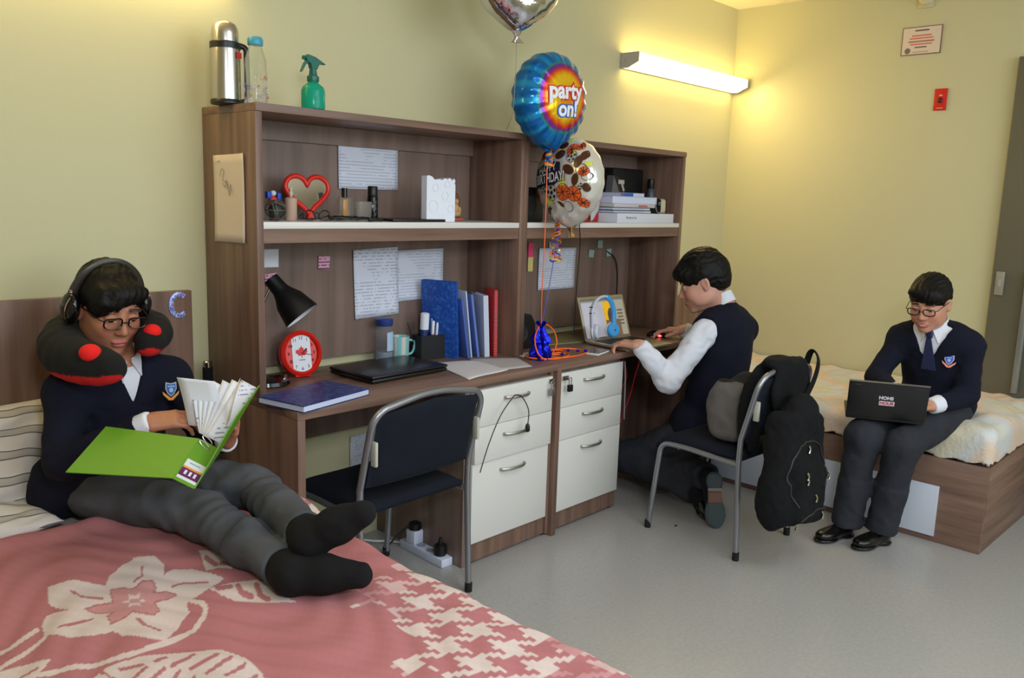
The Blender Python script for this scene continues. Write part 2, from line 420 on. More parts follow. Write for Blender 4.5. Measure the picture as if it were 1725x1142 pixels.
# mattress with white sheet (bed of the reading boy)
mt = thing('mattress', 'mattress in a white sheet under the pink floral blanket', 'mattress', (-.58, -1.0, .30))
MB().box(-.53, .53, -.97, .955, -.005, .158, .03, 4).build('sheet', mat('white_sheet', (222, 216, 205), .9), mt)
ZB = .470
PINK, WHT, PNK2, DRK = [np.array(lin(c)) for c in ((178, 112, 116), (212, 194, 190), (196, 140, 143), (160, 95, 102))]
def blanket():
    xs = np.arange(-1.30, .24, .0042); ys = np.arange(-2.14, -.335, .0042)
    U, V = np.meshgrid(xs, ys, indexing='ij')
    x0, x1, y0 = -1.13, -.052, -1.985
    r = .03
    def fold(a, e, sgn):   # arc length past the edge bends down
        o = (a-e)*sgn; p = a.copy(); dz = np.zeros_like(a)
        m = o > 0; th = np.minimum(o/r, PI/2)
        p = np.where(m, e+sgn*(r*np.sin(th)+0*o), a); dz = np.where(m, -(r*(1-np.cos(th))+np.maximum(o-r*PI/2, 0)), 0)
        return p, dz
    X, d1 = fold(U, x1-r, 1); X2, d2 = fold(U, x0+r, -1); X = np.where(U < -.6, X2, X); Y, d3 = fold(V, y0+r, -1)
    Z = ZB + d1 + np.where(U < -.6, d2, 0) + d3
    top = (d1+d2+d3 > -.02)
    w = .004*np.sin(9*U+3*np.sin(5*V)+1)*np.sin(7*V+2*U) + .003*np.sin(23*U-17*V+2*np.sin(9*U)) + .002*np.sin(50*V+8*np.sin(11*U))
    Z = Z + w*np.clip(1+(d1+d2+d3)*4, 0, 1)
    # raised roll along the turned-back head edge and beside the boy
    Z = Z + .022*np.exp(-((V+.40-.03*np.sin(6*U))/.035)**2) + .02*np.exp(-(((U+.42)/.12)**2+((V+.42)/.09)**2))
    Z = Z + .055*np.exp(-((U+.085)/.045)**2)*np.exp(-((V+.66)/.22)**2)
    Y = Y + .012*np.sin(7*U)*(V > -.9)*np.exp((V+.34)*9)
    X = X + (d1 < -.05)*.006*np.sin(30*V) 
    C = np.zeros(U.shape+(3,)); C[:] = PINK
    # woven motif in scaled image pixels; hardcoded camera projection maps cloth points to them
    HA, HB, HW = [4907.80509, -1389.86521, 3296.83844], [-1069.24261, -1186.12227, -854.39542], [0.72184, 0.67249, 3.00129]
    wv = HW[0]*U+HW[1]*V+HW[2]; A = (HA[0]*U+HA[1]*V+HA[2])/wv; B = (HB[0]*U+HB[1]*V+HB[2])/wv
    def paint(mask, c): C[mask] = c
    for ln, w_ in [([(0, 715), (60, 690), (190, 602)], 11), ([(-60, 850), (0, 805), (120, 730), (240, 645)], 11), ([(210, 850), (330, 815), (560, 768), (700, 733), (860, 675), (1000, 618), (1055, 560), (1070, 510), (1050, 480), (990, 465)], 13)]:
        paint(near(A, B, ln, w_), WHT)
    outer = [(250, 385), (380, 360), (550, 372), (570, 320), (640, 275), (700, 240), (800, 235), (850, 270), (850, 330), (900, 295), (1000, 290), (1165, 345), (1080, 410), (990, 455), (970, 480), (985, 520), (930, 590), (860, 665), (740, 660), (640, 640), (590, 610), (480, 640), (360, 650), (235, 635), (215, 575), (240, 530), (290, 515), (365, 518), (290, 490), (250, 470)]
    inner = [(575, 395), (650, 392), (680, 410), (740, 372), (790, 368), (810, 400), (790, 430), (860, 412), (915, 425), (880, 455), (800, 475), (825, 520), (800, 545), (730, 540), (690, 530), (640, 560), (575, 580), (560, 540), (590, 520), (500, 520), (440, 505), (500, 480), (590, 465), (575, 430)]
    paint(inpoly(A, B, outer), WHT); paint(inpoly(A, B, inner), PNK2)
    for i in range(len(inner)):
        pass
    paint(near(A, B, inner+[inner[0]], 4), PINK)
    star = [(700+(62 if k % 2 == 0 else 30)*math.cos(k*PI/6), 470+(42 if k % 2 == 0 else 18)*math.sin(k*PI/6)) for k in range(12)]
    paint(inpoly(A, B, star), WHT); paint(near(A, B, [(680, 470), (720, 470)], 9), PNK2)
    for ln in [[(370, 408), (430, 445), (530, 448)], [(740, 295), (735, 340), (700, 368)], [(895, 390), (950, 365), (1080, 362)], [(305, 603), (400, 575), (480, 552)], [(710, 560), (750, 590), (830, 618)]]:
        paint(near(A, B, ln, 6), PINK)
    def leaf(poly, strokes, w_=8):
        paint(inpoly(A, B, poly), WHT)
        for s_ in strokes: paint(near(A, B, s_, w_), PINK)
    leaf([(430, 890), (560, 800), (720, 750), (920, 722), (1150, 718), (1270, 760), (1350, 820), (1420, 900), (1500, 1000), (500, 1000)],
         [[(620, 815), (740, 800)], [(800, 780), (860, 755)], [(890, 795), (1010, 740)], [(990, 810), (1130, 750)], [(1070, 840), (1200, 765)], [(1170, 855), (1270, 795)], [(1240, 900), (1330, 840)], [(700, 870), (760, 815)], [(780, 880), (850, 815)], [(870, 890), (930, 820)], [(520, 815), (600, 880)], [(960, 900), (1010, 850)]], 9)
    leaf([(1085, 405), (1200, 368), (1330, 355), (1400, 380), (1440, 430), (1545, 466), (1400, 472), (1220, 468), (1130, 430)], [[(1130, 405), (1195, 395)], [(1235, 390), (1250, 425), (1300, 440)], [(1330, 385), (1350, 430), (1390, 450)]], 15)
    leaf([(1030, 190), (1110, 200), (1250, 262), (1200, 300), (1130, 290), (1070, 302)], [[(1070, 235), (1120, 265)], [(1150, 260), (1200, 270)]], 13)
    leaf([(-20, 828), (130, 785), (262, 768), (215, 830), (160, 900), (-20, 900)], [[(110, 860), (200, 815)]], 6)
    leaf([(1460, -120), (1560, -60), (1700, 40), (1760, 100), (1660, 100), (1560, 20)], [[(1540, -30), (1600, 40)], [(1620, 20), (1700, 90)]], 10)
    # woven houndstooth towards the open side of the bed
    th = .0121
    i = np.floor(U/th).astype(int); j = np.floor(V/th+.5).astype(int)
    wa = (i % 8) < 4; we = (j % 8) < 4; tw = ((i+j) % 4) < 2
    w_ = np.where(tw, wa, we)
    ci = np.floor_divide(i, 8); cj = np.floor_divide(j, 8); hsh = (ci*73+cj*151) % 7
    edge = -.285 - .09*(V < -1.5) + .06*(V > -1.25) + .03*np.sin(cj*2.1)
    reg = (U > edge) & (V < -1.13-.04*(U < -.1))
    paint(reg & w_ & (hsh != 2) & (hsh != 5), WHT); paint(reg & w_ & (hsh == 2), PNK2); paint(reg & w_ & (hsh == 5), (PNK2+WHT)/2)
    s = np.ones(U.shape)
    n = (np.sin(U*310)*np.sin(V*290)+np.sin(U*171+V*93))*.02
    C = C*(1+n[..., None])
    o = grid_mesh('blanket', X, Y, Z, attr_mat('pink_woven_blanket', .95, 500, .0015), None, C.reshape(-1, 3))
    sd = o.modifiers.new('thick', 'SOLIDIFY'); sd.thickness = .006; sd.offset = -1
    tag(o, 'pink woven blanket with a white flower and houndstooth, under the reading boy', 'blanket')
    return o
blanket()

def pillow_mesh(name, w, h, t, m, parent, n=60, wr=.006, seed=1):
    u = np.linspace(-1, 1, n); U, V = np.meshgrid(u, u, indexing='ij')
    ex = lambda a: np.sign(a)*np.abs(a)**.8
    th = (np.clip(1-np.abs(U)**2.6, 0, 1)*np.clip(1-np.abs(V)**2.6, 0, 1))**.5
    pin = 1-.07*(np.abs(V)**2)*(1-U**2); pinv = 1-.07*(np.abs(U)**2)*(1-V**2)
    X = U*w/2*pinv; Y = V*h/2*pin
    g = wr*(np.sin(7*U+5*V+seed)+.7*np.sin(13*U-9*V+2*seed+2*np.sin(4*V)))*th
    o1 = np.stack([X, Y, th*t/2+g], -1).reshape(-1, 3); o2 = np.stack([X, Y, -th*t/2], -1).reshape(-1, 3)
    i = np.arange((n-1)**2); a = (i//(n-1))*n+i % (n-1)
    q1 = np.stack([a, a+n, a+n+1, a+1], 1); q2 = np.stack([a, a+1, a+n+1, a+n], 1)+n*n
    o = mesh_np(name, np.concatenate([o1, o2]), np.concatenate([q1, q2]), m, parent)
    bm_ = bmesh.new(); bm_.from_mesh(o.data); bmesh.ops.remove_doubles(bm_, verts=bm_.verts, dist=1e-4); bm_.to_mesh(o.data); bm_.free()
    return o
def striped():
    m = mat('striped_pillow_cloth', (214, 206, 198), .95); N, L, b = nt(m)
    v = coords(N, L); sp = node(N, 'ShaderNodeSeparateXYZ'); L.new(v, sp.inputs[0])
    nz = noise(N, L, v, 4, 2); ad = node(N, 'ShaderNodeMath', operation='MULTIPLY_ADD'); ad.inputs[1].default_value = .07
    L.new(nz, ad.inputs[0]); L.new(sp.outputs['Y'], ad.inputs[2])
    mu = node(N, 'ShaderNodeMath', operation='MULTIPLY'); mu.inputs[1].default_value = 1/.062; L.new(ad.outputs[0], mu.inputs[0])
    fr = node(N, 'ShaderNodeMath', operation='FRACT'); L.new(mu.outputs[0], fr.inputs[0])
    c = ramp(N, L, fr.outputs[0], [(0, (216, 208, 202)), (.55, (216, 208, 202)), (.56, (96, 92, 96)), (.60, (96, 92, 96)), (.61, (178, 172, 165)), (.88, (188, 180, 170)), (.89, (110, 104, 106)), (.93, (110, 104, 106)), (.94, (220, 214, 208))])
    L.new(c, b.inputs['Base Color']); bump(N, L, b, noise(N, L, v, 14, 4), .012, .6)
    return m
STR = striped()
t = thing('pillow', 'striped beige and grey pillow leaning on the headboard beside the reading boy', 'pillow', (-.80, -.105, .628), rot=(math.radians(76), 0, 0))
p = pillow_mesh('pillow_case', .66, .34, .15, STR, t)
t = thing('pillow', 'lower striped pillow lying flat under the leaning one', 'pillow', (-.86, -.25, .505), rot=(math.radians(6), 0, .1))
pillow_mesh('pillow_case', .50, .22, .075, STR, t, seed=4)

# second bed: mattress and pale quilt
mt = thing('mattress', 'pale mattress under the light patterned quilt, boy with laptop sits on it', 'mattress', (2.95, -1.0, .377))
MB().box(-.44, .50, -.87, .95, .0, .095, .03, 3).build('sheet', mat('cream_sheet', (214, 206, 190), .9), mt)
def quilt():
    xs = np.arange(2.33, 3.50, .01); ys = np.arange(-2.03, -.04, .01)
    U, V = np.meshgrid(xs, ys, indexing='ij')
    ex = np.where(V > -.62, 2.50, 2.437+.02*(V+1.9)-.012*np.sin(V*5)); ey = -1.905
    r = .035
    ox = np.maximum(ex+r-U, 0); oy = np.maximum(ey+r-V, 0)
    o = np.hypot(ox, oy)+1e-9; th = np.minimum(o/r, PI/2); ps = r*np.sin(th)
    X = np.where(ox > 0, ex+r-ps*ox/o, U); Y = np.where(oy > 0, ey+r-ps*oy/o, V)
    dz = -(r*(1-np.cos(th))+np.maximum(o-r*PI/2, 0))
    dz = np.maximum(dz, -.105)
    w = .007*np.sin(11*U+3*np.sin(7*V))*np.sin(8*V+1)+.004*np.sin(31*U-23*V+2*np.sin(13*V))+.003*np.sin(60*V+9*np.sin(9*U))
    hump = .05*np.exp(-((V+1.82)/.16)**2)*np.exp(-((U-2.62)/.22)**4)+.02*np.exp(-((V+1.62)/.05)**2)*(U < 2.9)*np.exp(-((U-2.6)/.2)**2)
    sink = -.018*np.exp(-((V+1.6)/.2)**2)*np.exp(-((U-2.62)/.2)**2)
    Z = .488+dz+w+hump+sink
    pal = [np.array(lin(c)) for c in ((214, 204, 184), (198, 200, 200), (222, 196, 172), (208, 212, 214), (216, 206, 180))]
    k = (np.sin(U*9+2*np.sin(V*4))+np.sin(V*13+2*np.sin(U*5))+2)/4*3.99
    k0 = k.astype(int); fr = (k-k0)[..., None]; P = np.array(pal)
    C = P[k0]*(1-fr)+P[np.minimum(k0+1, 4)]*fr
    o = grid_mesh('quilt', X, Y, Z, attr_mat('pale_quilt_cloth', .9, 60, .006), None, C.reshape(-1, 3))
    sd = o.modifiers.new('thick', 'SOLIDIFY'); sd.thickness = .012; sd.offset = -1
    tag(o, 'light cream and pale blue quilt rumpled over the bed of the boy with the laptop', 'quilt')
quilt()
# ---------------------------------------------------------------- papers and notes
def printed(name, base, ink, row=.0095, seed=0.0, dens=.5, tab=False, plane='xz'):
    m = mat(name, base, .8)
    if len(m.node_tree.nodes) > 2: return m
    N, L, b = nt(m); v = coords(N, L); sp = node(N, 'ShaderNodeSeparateXYZ'); L.new(v, sp.inputs[0])
    rowout = sp.outputs['Z' if plane == 'xz' else 'Y']
    mu = node(N, 'ShaderNodeMath', operation='MULTIPLY'); mu.inputs[1].default_value = 1/row; L.new(rowout, mu.inputs[0])
    fr = node(N, 'ShaderNodeMath', operation='FRACT'); L.new(mu.outputs[0], fr.inputs[0])
    lt = node(N, 'ShaderNodeMath', operation='LESS_THAN'); lt.inputs[1].default_value = .34; L.new(fr.outputs[0], lt.inputs[0])
    fl = node(N, 'ShaderNodeMath', operation='FLOOR'); L.new(mu.outputs[0], fl.inputs[0])
    cb = node(N, 'ShaderNodeCombineXYZ'); L.new(sp.outputs['X'], cb.inputs[0]); L.new(fl.outputs[0], cb.inputs[1]); cb.inputs[2].default_value = seed
    mp = node(N, 'ShaderNodeMapping'); mp.inputs['Scale'].default_value = (55 if not tab else 20, 3.7, 1); L.new(cb.outputs[0], mp.inputs[0])
    n1 = noise(N, L, mp.outputs[0], 1.0, 3, .7)
    gt = node(N, 'ShaderNodeMath', operation='GREATER_THAN'); gt.inputs[1].default_value = dens; L.new(n1, gt.inputs[0])
    an = node(N, 'ShaderNodeMath', operation='MULTIPLY'); L.new(lt.outputs[0], an.inputs[0]); L.new(gt.outputs[0], an.inputs[1])
    n2 = noise(N, L, v, 9, 1); g2 = node(N, 'ShaderNodeMath', operation='GREATER_THAN'); g2.inputs[1].default_value = .44; L.new(n2, g2.inputs[0])
    a2 = node(N, 'ShaderNodeMath', operation='MULTIPLY'); L.new(an.outputs[0], a2.inputs[0]); L.new(g2.outputs[0], a2.inputs[1])
    L.new(ramp(N, L, a2.outputs[0], [(0, base), (1, ink)]), b.inputs['Base Color'])
    return m
P_TXT = printed('paper_with_faint_text', (218, 222, 236), (168, 170, 186))
P_TAB = printed('paper_with_faint_table', (216, 220, 234), (186, 190, 204), .012, 3.0, .42, True)
P_HW = printed('paper_with_handwriting', (220, 224, 238), (176, 178, 196), .013, 7.0, .47)
def sheet(name, label, cat, pts, m, group=None, curl=.006, n=10, thick=.0004, loc=None):
    """a sheet of paper given by its four corners (tl, tr, br, bl); origin at its centre"""
    c = sum((Vector(p) for p in pts), Vector())/4
    P = [Vector(p)-c for p in pts]
    nrm = (P[1]-P[0]).cross(P[3]-P[0]).normalized(); b_ = MB(); G = []
    for i in range(n+1):
        for j in range(n+1):
            u, v = i/n, j/n
            q = (P[0]*(1-u)+P[1]*u)*(1-v)+(P[3]*(1-u)+P[2]*u)*v
            q = q + nrm*curl*(abs(2*u-1)**2.2*.5+abs(2*v-1)**3*.5)*(1+.4*math.sin(7*u+3*v))
            G.append(q)
    F = [(i*(n+1)+j, (i+1)*(n+1)+j, (i+1)*(n+1)+j+1, i*(n+1)+j+1) for i in range(n) for j in range(n)]
    b_._add(G, F); o = b_.build(name, m); o.location = c
    sd = o.modifiers.new('thick', 'SOLIDIFY'); sd.thickness = thick
    tag(o, label, cat, group); return o
def wallpaper(label, x0, z0, x1, z1, m, y=-.0335, tilt=0, cat='paper', name='paper_sheet', curl=.004, group=None):
    cx, cz = (x0+x1)/2, (z0+z1)/2; w, h = (x1-x0)/2, (z1-z0)/2
    pts = []
    for a, b_ in ((-w, h), (w, h), (w, -h), (-w, -h)):
        t_ = math.radians(tilt); pts.append((cx+a*math.cos(t_)-b_*math.sin(t_), y, cz+a*math.sin(t_)+b_*math.cos(t_)))
    return sheet(name, label, cat, pts, m, curl=-curl, group=group)
wallpaper('white sheet with a faint table taped inside the left hutch top shelf', .519, 1.436, .806, 1.638, P_TAB, tilt=.6)
wallpaper('handwritten white sheet taped tall above the desk bottle', .592, .93, .813, 1.205, P_HW, tilt=2.2)
wallpaper('wide white sheet with small charts taped above the pen holder', .812, .985, 1.062, 1.196, P_TAB, y=-.0325, tilt=1.2)
wallpaper('blank white note at the left inside corner above the desk lamp', .197, 1.146, .258, 1.212, PAPER, tilt=0, name='note_card', cat='note')
PK = printed('pink_sticky_note', (226, 170, 190), (110, 50, 90), .012, 2.0, .42)
wallpaper('pink sticky note with purple writing between lamp and taped papers', .428, 1.131, .479, 1.181, PK, tilt=-3, name='sticky_note', cat='sticky note', curl=.003)
wallpaper('pink sticky note partly hidden by the black lamp shade', .203, 1.081, .251, 1.124, PK, tilt=6, name='sticky_note', cat='sticky note', curl=.003)
wallpaper('white sheet taped in the far hutch behind the balloon ribbon', 1.686, .98, 1.968, 1.185, P_TAB, tilt=-.4)
wallpaper('white masking tape pieces holding the sheet behind the ribbon', 1.76, 1.17, 1.83, 1.215, mat('tape', (190, 188, 176), .7), y=-.0345, name='tape_strip', cat='tape', curl=.001)
GT = mat('pale_green_note', (150, 178, 168), .8)
for k, (x, z, lb) in enumerate([(2.10, 1.150, 'leftmost pale green note in the far hutch'), (2.172, 1.198, 'topmost pale green note in the far hutch'), (2.252, 1.152, 'rightmost pale green note in the far hutch')]):
    wallpaper(lb, x-.022, z-.02, x+.022, z+.02, GT, tilt=-8+6*k, name='sticky_note', cat='sticky note', curl=.002, group='pale green notes in the far hutch')
# notes on the partition between the hutches (facing +x side of far hutch panel)
def sidepaper(label, x, y0, z0, y1, z1, m, name='paper_sheet', cat='paper', curl=.003):
    return sheet(name, label, cat, [(x, y1, z1), (x, y0, z1), (x, y0, z0), (x, y1, z0)], m, curl=curl)
o = sheet('paper_sheet', 'cream paper with a pencil scribble on the outer side of the left hutch', 'paper',
      [(-.0026, -.083, 1.527), (-.0026, -.277, 1.532), (-.0026, -.274, 1.250), (-.0026, -.08, 1.246)], mat('cream_paper', (226, 208, 196), .8), curl=-.006)
sc_ = MB()
for pts in ([(0, .062, .07), (0, .05, .095), (0, .035, .085), (0, .045, .06), (0, .03, .055)], [(0, .045, .05), (0, .03, .035), (0, .022, .06), (0, .015, .03)], [(0, .012, .055), (0, .002, .01), (0, -.006, .045), (0, -.012, .02)], [(0, .06, .12), (0, .08, .118)]):
    sc_.tube(spline([(p[0], p[1]-.01, p[2]) for p in pts], 4), .0008, 5)
s_ = sc_.build('scribble', mat('pencil_grey', (120, 112, 112), .8), o); s_.location = (-.0065, 0, 0)
for lb, c_, z0, z1 in (('bright pink sticky strip on the post between the hutches', (236, 70, 120), 1.145, 1.215), ('yellow sticky strip under the pink one between the hutches', (222, 206, 130), 1.075, 1.146)):
    wallpaper(lb, 1.608, z0, 1.645, z1, mat('strip_'+str(c_[0]), c_, .7), name='sticky_note', cat='sticky note', curl=.003)
# paper under the near desk on the wall (socket notice)
wallpaper('pale paper notice on the wall under the near desk', .595, .24, .70, .44, P_TXT, y=-.004)
# right wall: notice, red plate, sensor
NOT = printed('notice_print', (226, 206, 190), (206, 110, 96), .016, 4.0, .40)
t = thing('wall_notice', 'framed printed notice high on the right yellow wall', 'notice', (XR, -1.10, 2.32))
MB().box(-.006, -.0005, -.100, .100, -.072, .072).build('frame', mat('notice_frame', (130, 90, 80), .5), t)
pn = MB().box(-.0075, -.0061, -.096, .096, -.068, .068).build('paper', mat('notice_paper', (224, 206, 190), .8), t)
for zz, w_, c_ in ((.052, .07, (110, 80, 80)), (.026, .10, (220, 120, 104)), (.012, .12, (220, 120, 104)), (-.004, .13, (170, 110, 96)), (-.018, .11, (216, 120, 104)), (-.034, .06, (130, 110, 100)), (-.058, .08, (196, 170, 160))):
    MB().box(-.0082, -.0076, -w_/2, w_/2, zz-.0035, zz+.0035).build('text_line', mat('notice_line%d' % c_[0], c_, .8), pn)
MB().lathe([(.011, 0), (.015, .0006)], 20).build('seal', mat('notice_line130', (130, 110, 100), .8), pn).matrix_local = Matrix.Translation((-.0077, .066, -.05)) @ Matrix.Rotation(-PI/2, 4, 'Y')
t = thing('fire_alarm_plate', 'small red wall plate with a dark button on the right wall', 'alarm plate', (XR, -1.228, 2.008))
MB().box(-.008, -.0005, -.032, .032, -.056, .056, .002).build('plate', RED, t)
MB().lathe([(.014, 0), (.014, .006), (.010, .009)], 20).build('button', mat('dark_red_button', (90, 18, 14), .4), t).matrix_local = Matrix.Translation((-.008, 0, -.004)) @ Matrix.Rotation(-PI/2, 4, 'Y')
MB().box(-.009, -.0081, -.008, .008, .018, .024).build('mark', mat('plate_mark', (232, 190, 180), .6), t)
MB().box(-.009, -.0081, -.016, .016, -.046, -.043).build('mark', mat('plate_mark', (232, 190, 180), .6), t)
t = thing('smoke_sensor', 'small round white sensor on the right wall at the top', 'sensor', (XR, -1.103, 2.53))
MB().box(-.012, -.0005, -.040, .040, -.045, .045, .006).build('base_plate', mat('sensor_cream', (206, 196, 160), .5), t)
MB().lathe([(.034, 0), (.034, .012), (.026, .024), (0.004, .026)], 28).build('dome', mat('sensor_cream2', (216, 204, 168), .4), t).matrix_local = Matrix.Translation((-.012, 0, -.002)) @ Matrix.Rotation(-PI/2, 4, 'Y')
MB().box(-.0395, -.037, -.004, .002, .010, .014).build('indicator', BLACK, t)
# letter C
cl = MB().tube([(.027*math.cos(a)*1.0, 0, .036*math.sin(a)) for a in [math.radians(46+268*i/30) for i in range(31)]], .0085, 10, flat=.35).build('letter', mat('glitter_letter', (150, 140, 226), .25, .3)); cl.location = (-.119, -.0370, 1.034)
tag(cl, 'glittery lilac letter C stuck on the headboard corner', 'letter')
N, L, b = nt(MATS['glitter_letter'])
vo = node(N, 'ShaderNodeTexVoronoi'); vo.inputs['Scale'].default_value = 260; L.new(coords(N, L), vo.inputs['Vector'])
L.new(ramp(N, L, vo.outputs['Color'], [(.2, (96, 90, 210)), (.45, (170, 160, 236)), (.6, (120, 190, 240)), (.8, (236, 226, 250))]), b.inputs['Base Color'])
t = thing('folded_umbrella', 'black closed umbrella with silver tip standing between headboard and hutch', 'umbrella', (-.044, -.075, 0))
MB().tube([(0, 0, .0), (0, 0, .82)], .0165, 16).build('canopy', BLACK_F, t)
MB().lathe([(.015, .82), (.0155, .838), (.012, .842)], 18).build('end_cap', CHROME, t)

# ---------------------------------------------------------------- on top of the hutch
HZ = ZT+.0005
BRUSH = mat('brushed_steel', (196, 190, 184), .24, 1.0)
t = thing('thermos', 'tall stainless steel vacuum flask with black handle on the hutch', 'flask', (.002, -.16, HZ))
MB().lathe([(.046, .0), (.049, .003), (.049, .012), (.046, .016)], 40).build('base_ring', BLACK, t)
MB().lathe([(.0455, .0155), (.0455, .16), (.044, .178)], 40).build('body', BRUSH, t)
MB().lathe([(.0475, .172), (.0475, .190), (.044, .193)], 40).build('collar', BLACK, t)
MB().lathe([(.0415, .1925), (.0415, .216), (.040, .232), (.034, .246), (.022, .254), (.004, .256)], 40).build('cup_lid', BRUSH, t)
MB().tube(fillet([(.040, -.010, .188), (.062, -.02, .182), (.064, -.02, .02), (.045, -.012, .01)], .02), .009, 12, flat=.8).build('handle', BLACK, t)
bd = MB().box(.0, .024, -.0008, .0002, -.009, .009).build('logo_badge', mat('red_logo', (190, 40, 50), .4), t)
bd.location = (.012, -.0458, .152); bd.rotation_euler = (0, 0, .35)
t = thing('glass_bottle', 'clear glass bottle with blue cap and small printed flowers on the hutch', 'bottle', (.076, -.215, HZ))
MB().lathe([(.030, .0), (.036, .003), (.037, .03), (.036, .10), (.033, .145), (.022, .178), (.019, .19)], 36).build('glass', mat('bottle_glass', (235, 245, 240), .03, Transmission_Weight=.92, IOR=1.25, Alpha=.55), t)
MB().lathe([(.023, .188), (.0245, .192), (.0245, .207), (.020, .214), (.006, .2155)], 30).build('cap', mat('blue_cap', (66, 158, 190), .35), t)
pat = MB()
for k in range(16):
    a = -2.6+k*.36; z_ = .015+.065*((k*37) % 10)/10
    for q in range(5):
        an = q*2*PI/5; u_ = .0055*math.cos(an); w_ = .0055*math.sin(an)
        pat.ell((.0372*math.cos(a+u_/.037), .0372*math.sin(a+u_/.037), z_+w_), (.003, .003, .003), 6, 5)
pat.build('printed_flowers', mat('flower_print', (208, 196, 206), .5), t)
pat = MB()
for k in range(6):
    a = -2.5+k*.62; pat.ell((.0376*math.cos(a), .0376*math.sin(a), .03+.03*(k % 3)), (.0035, .0035, .0045), 8, 6)
pat.build('printed_dots', mat('flower_print_red', (214, 120, 110), .5), t)
t = thing('spray_bottle', 'teal green trigger spray bottle on the hutch', 'spray bottle', (.244, -.285, HZ))
MB().lathe([(.030, .0), (.038, .004), (.039, .012), (.039, .062), (.034, .075), (.02, .086), (.0155, .09), (.0155, .094)], 36).build('bottle', mat('teal_plastic', (26, 176, 146), .18, Transmission_Weight=.35, IOR=1.3), t)
DT = mat('dark_teal_plastic', (12, 96, 84), .35)
MB().lathe([(.019, .092), (.020, .096), (.020, .108), (.014, .112), (.012, .126), (.011, .134)], 24).build('collar', DT, t)
MB().prism([(-.030, .168), (-.024, .176), (.006, .170), (.028, .160), (.046, .150), (.030, .151), (.020, .148), (.012, .132), (-.010, .132), (-.014, .148), (-.026, .152)], -.010, .010, 'y').build('spray_head', DT, t, bev=.002)
MB().prism([(-.018, .150), (-.030, .142), (-.044, .118), (-.048, .119), (-.036, .146), (-.026, .158)], -.006, .006, 'y').build('trigger', DT, t, bev=.001)
MB().lathe([(.006, 0), (.007, .01)], 12).build('nozzle', DT, t).matrix_local = Matrix.Translation((-.028, 0, .164)) @ Matrix.Rotation(-PI/2, 4, 'Y')

# ---------------------------------------------------------------- near hutch shelf
SZ = 1.3205
def sit(z=SZ): return z
t = thing('heart_mirror', 'red framed heart shaped mirror on the left hutch shelf', 'mirror', (.314, -.155, SZ), rot=(math.radians(-8), 0, 0))
hp = []
for k in range(48):
    a = 2*PI*k/48
    hx = 16*math.sin(a)**3; hz = 13*math.cos(a)-5*math.cos(2*a)-2*math.cos(3*a)-math.cos(4*a)
    hp.append((hx/16*.088, (hz+17)/29*.138+.016))
MB().tube([(x, 0, z) for x, z in hp], .009, 10, close=True).build('frame', RED, t)
MB().prism([(x*.97, (z-.1)*.97+.1) for x, z in hp], .0, .003, 'y').build('glass', mat('mirror_glass', (190, 180, 172), .08, .92), t)
MB().prism([(-.016, .0), (.016, .0), (.007, .024), (-.007, .024)], -.010, .010, 'y').build('stand', RED, t, bev=.002)
t = thing('pill_bottle', 'dark brown bottle with round white cap at the left end of the shelf', 'bottle', (.118, -.115, SZ))
MB().lathe([(.026, 0), (.030, .004), (.030, .085), (.022, .10)], 24).build('bottle', mat('brown_bottle', (66, 30, 26), .3), t)
MB().lathe([(.024, .10), (.026, .104), (.025, .122), (.017, .134), (.004, .138)], 24).build('cap', WHITE_P, t)
t = thing('toy_figure', 'small red and blue toy figure on the left hutch shelf', 'toy', (.150, -.185, SZ))
MB().ell((0, 0, .062), (.016, .012, .020), 16, 10).build('body', mat('toy_red', (206, 50, 30), .5), t)
MB().box(-.026, -.010, -.010, .010, .072, .096, .003).build('arm', mat('toy_blue', (26, 70, 176), .5), t)
MB().box(.012, .026, -.010, .010, .068, .092, .003).build('arm', mat('toy_blue', (26, 70, 176), .5), t)
MB().ell((0, 0, .090), (.011, .010, .010), 14, 8).build('head', mat('toy_white', (205, 205, 215), .5), t)
MB().lathe([(.014, 0), (.010, .02), (.011, .046)], 14).build('legs', mat('toy_red2', (150, 40, 30), .5), t)
t = thing('ornament_ball', 'dull green openwork ball ornament at the left end of the shelf', 'ornament', (.112, -.262, SZ))
OM = mat('ornament_green', (86, 92, 80), .5, .3)
MB().ell((0, 0, .034), (.024, .024, .024), 18, 12).build('core', mat('ornament_dark', (48, 50, 44), .6), t)
for k in range(6):
    R_ = Euler((k*.9, k*1.3, k*.5)).to_matrix()
    MB().tube([tuple(R_@Vector((.033*math.cos(a*PI/14), .033*math.sin(a*PI/14), 0))+Vector((0, 0, .0355))) for a in range(28)], .0024, 6, close=True).build('hoop', OM, t)
t = thing('candle_jar', 'beige cylinder jar topped by a tiny figurine, before the heart mirror', 'jar', (.206, -.205, SZ))
MB().lathe([(.018, 0), (.020, .003), (.020, .065), (.021, .068), (.021, .074), (.012, .079)], 26).build('jar', mat('beige_ceramic', (196, 166, 146), .4), t)
MB().lathe([(.004, .079), (.005, .082), (.0085, .088), (.006, .096), (.004, .100), (.006, .106), (.003, .113)], 14).build('figurine', mat('beige_figurine', (214, 186, 166), .5), t)
t = thing('perfume_bottle', 'square glass perfume bottle with amber liquid and black cap', 'perfume bottle', (.418, -.215, SZ))
MB().box(-.030, .030, -.014, .014, .0, .082, .004).build('glass', mat('perfume_glass', (240, 240, 235), .03, Transmission_Weight=.9, IOR=1.3, Alpha=.6), t)
MB().box(-.011, .011, -.009, .009, .006, .078, .004).build('liquid', mat('amber_liquid', (196, 140, 50), .2), t)
MB().lathe([(.0105, .083), (.0105, .116)], 20).build('cap', BLACK_G, t)
t = thing('glass_cup', 'small empty glass between the perfume and the black spray can', 'glass', (.487, -.235, SZ))
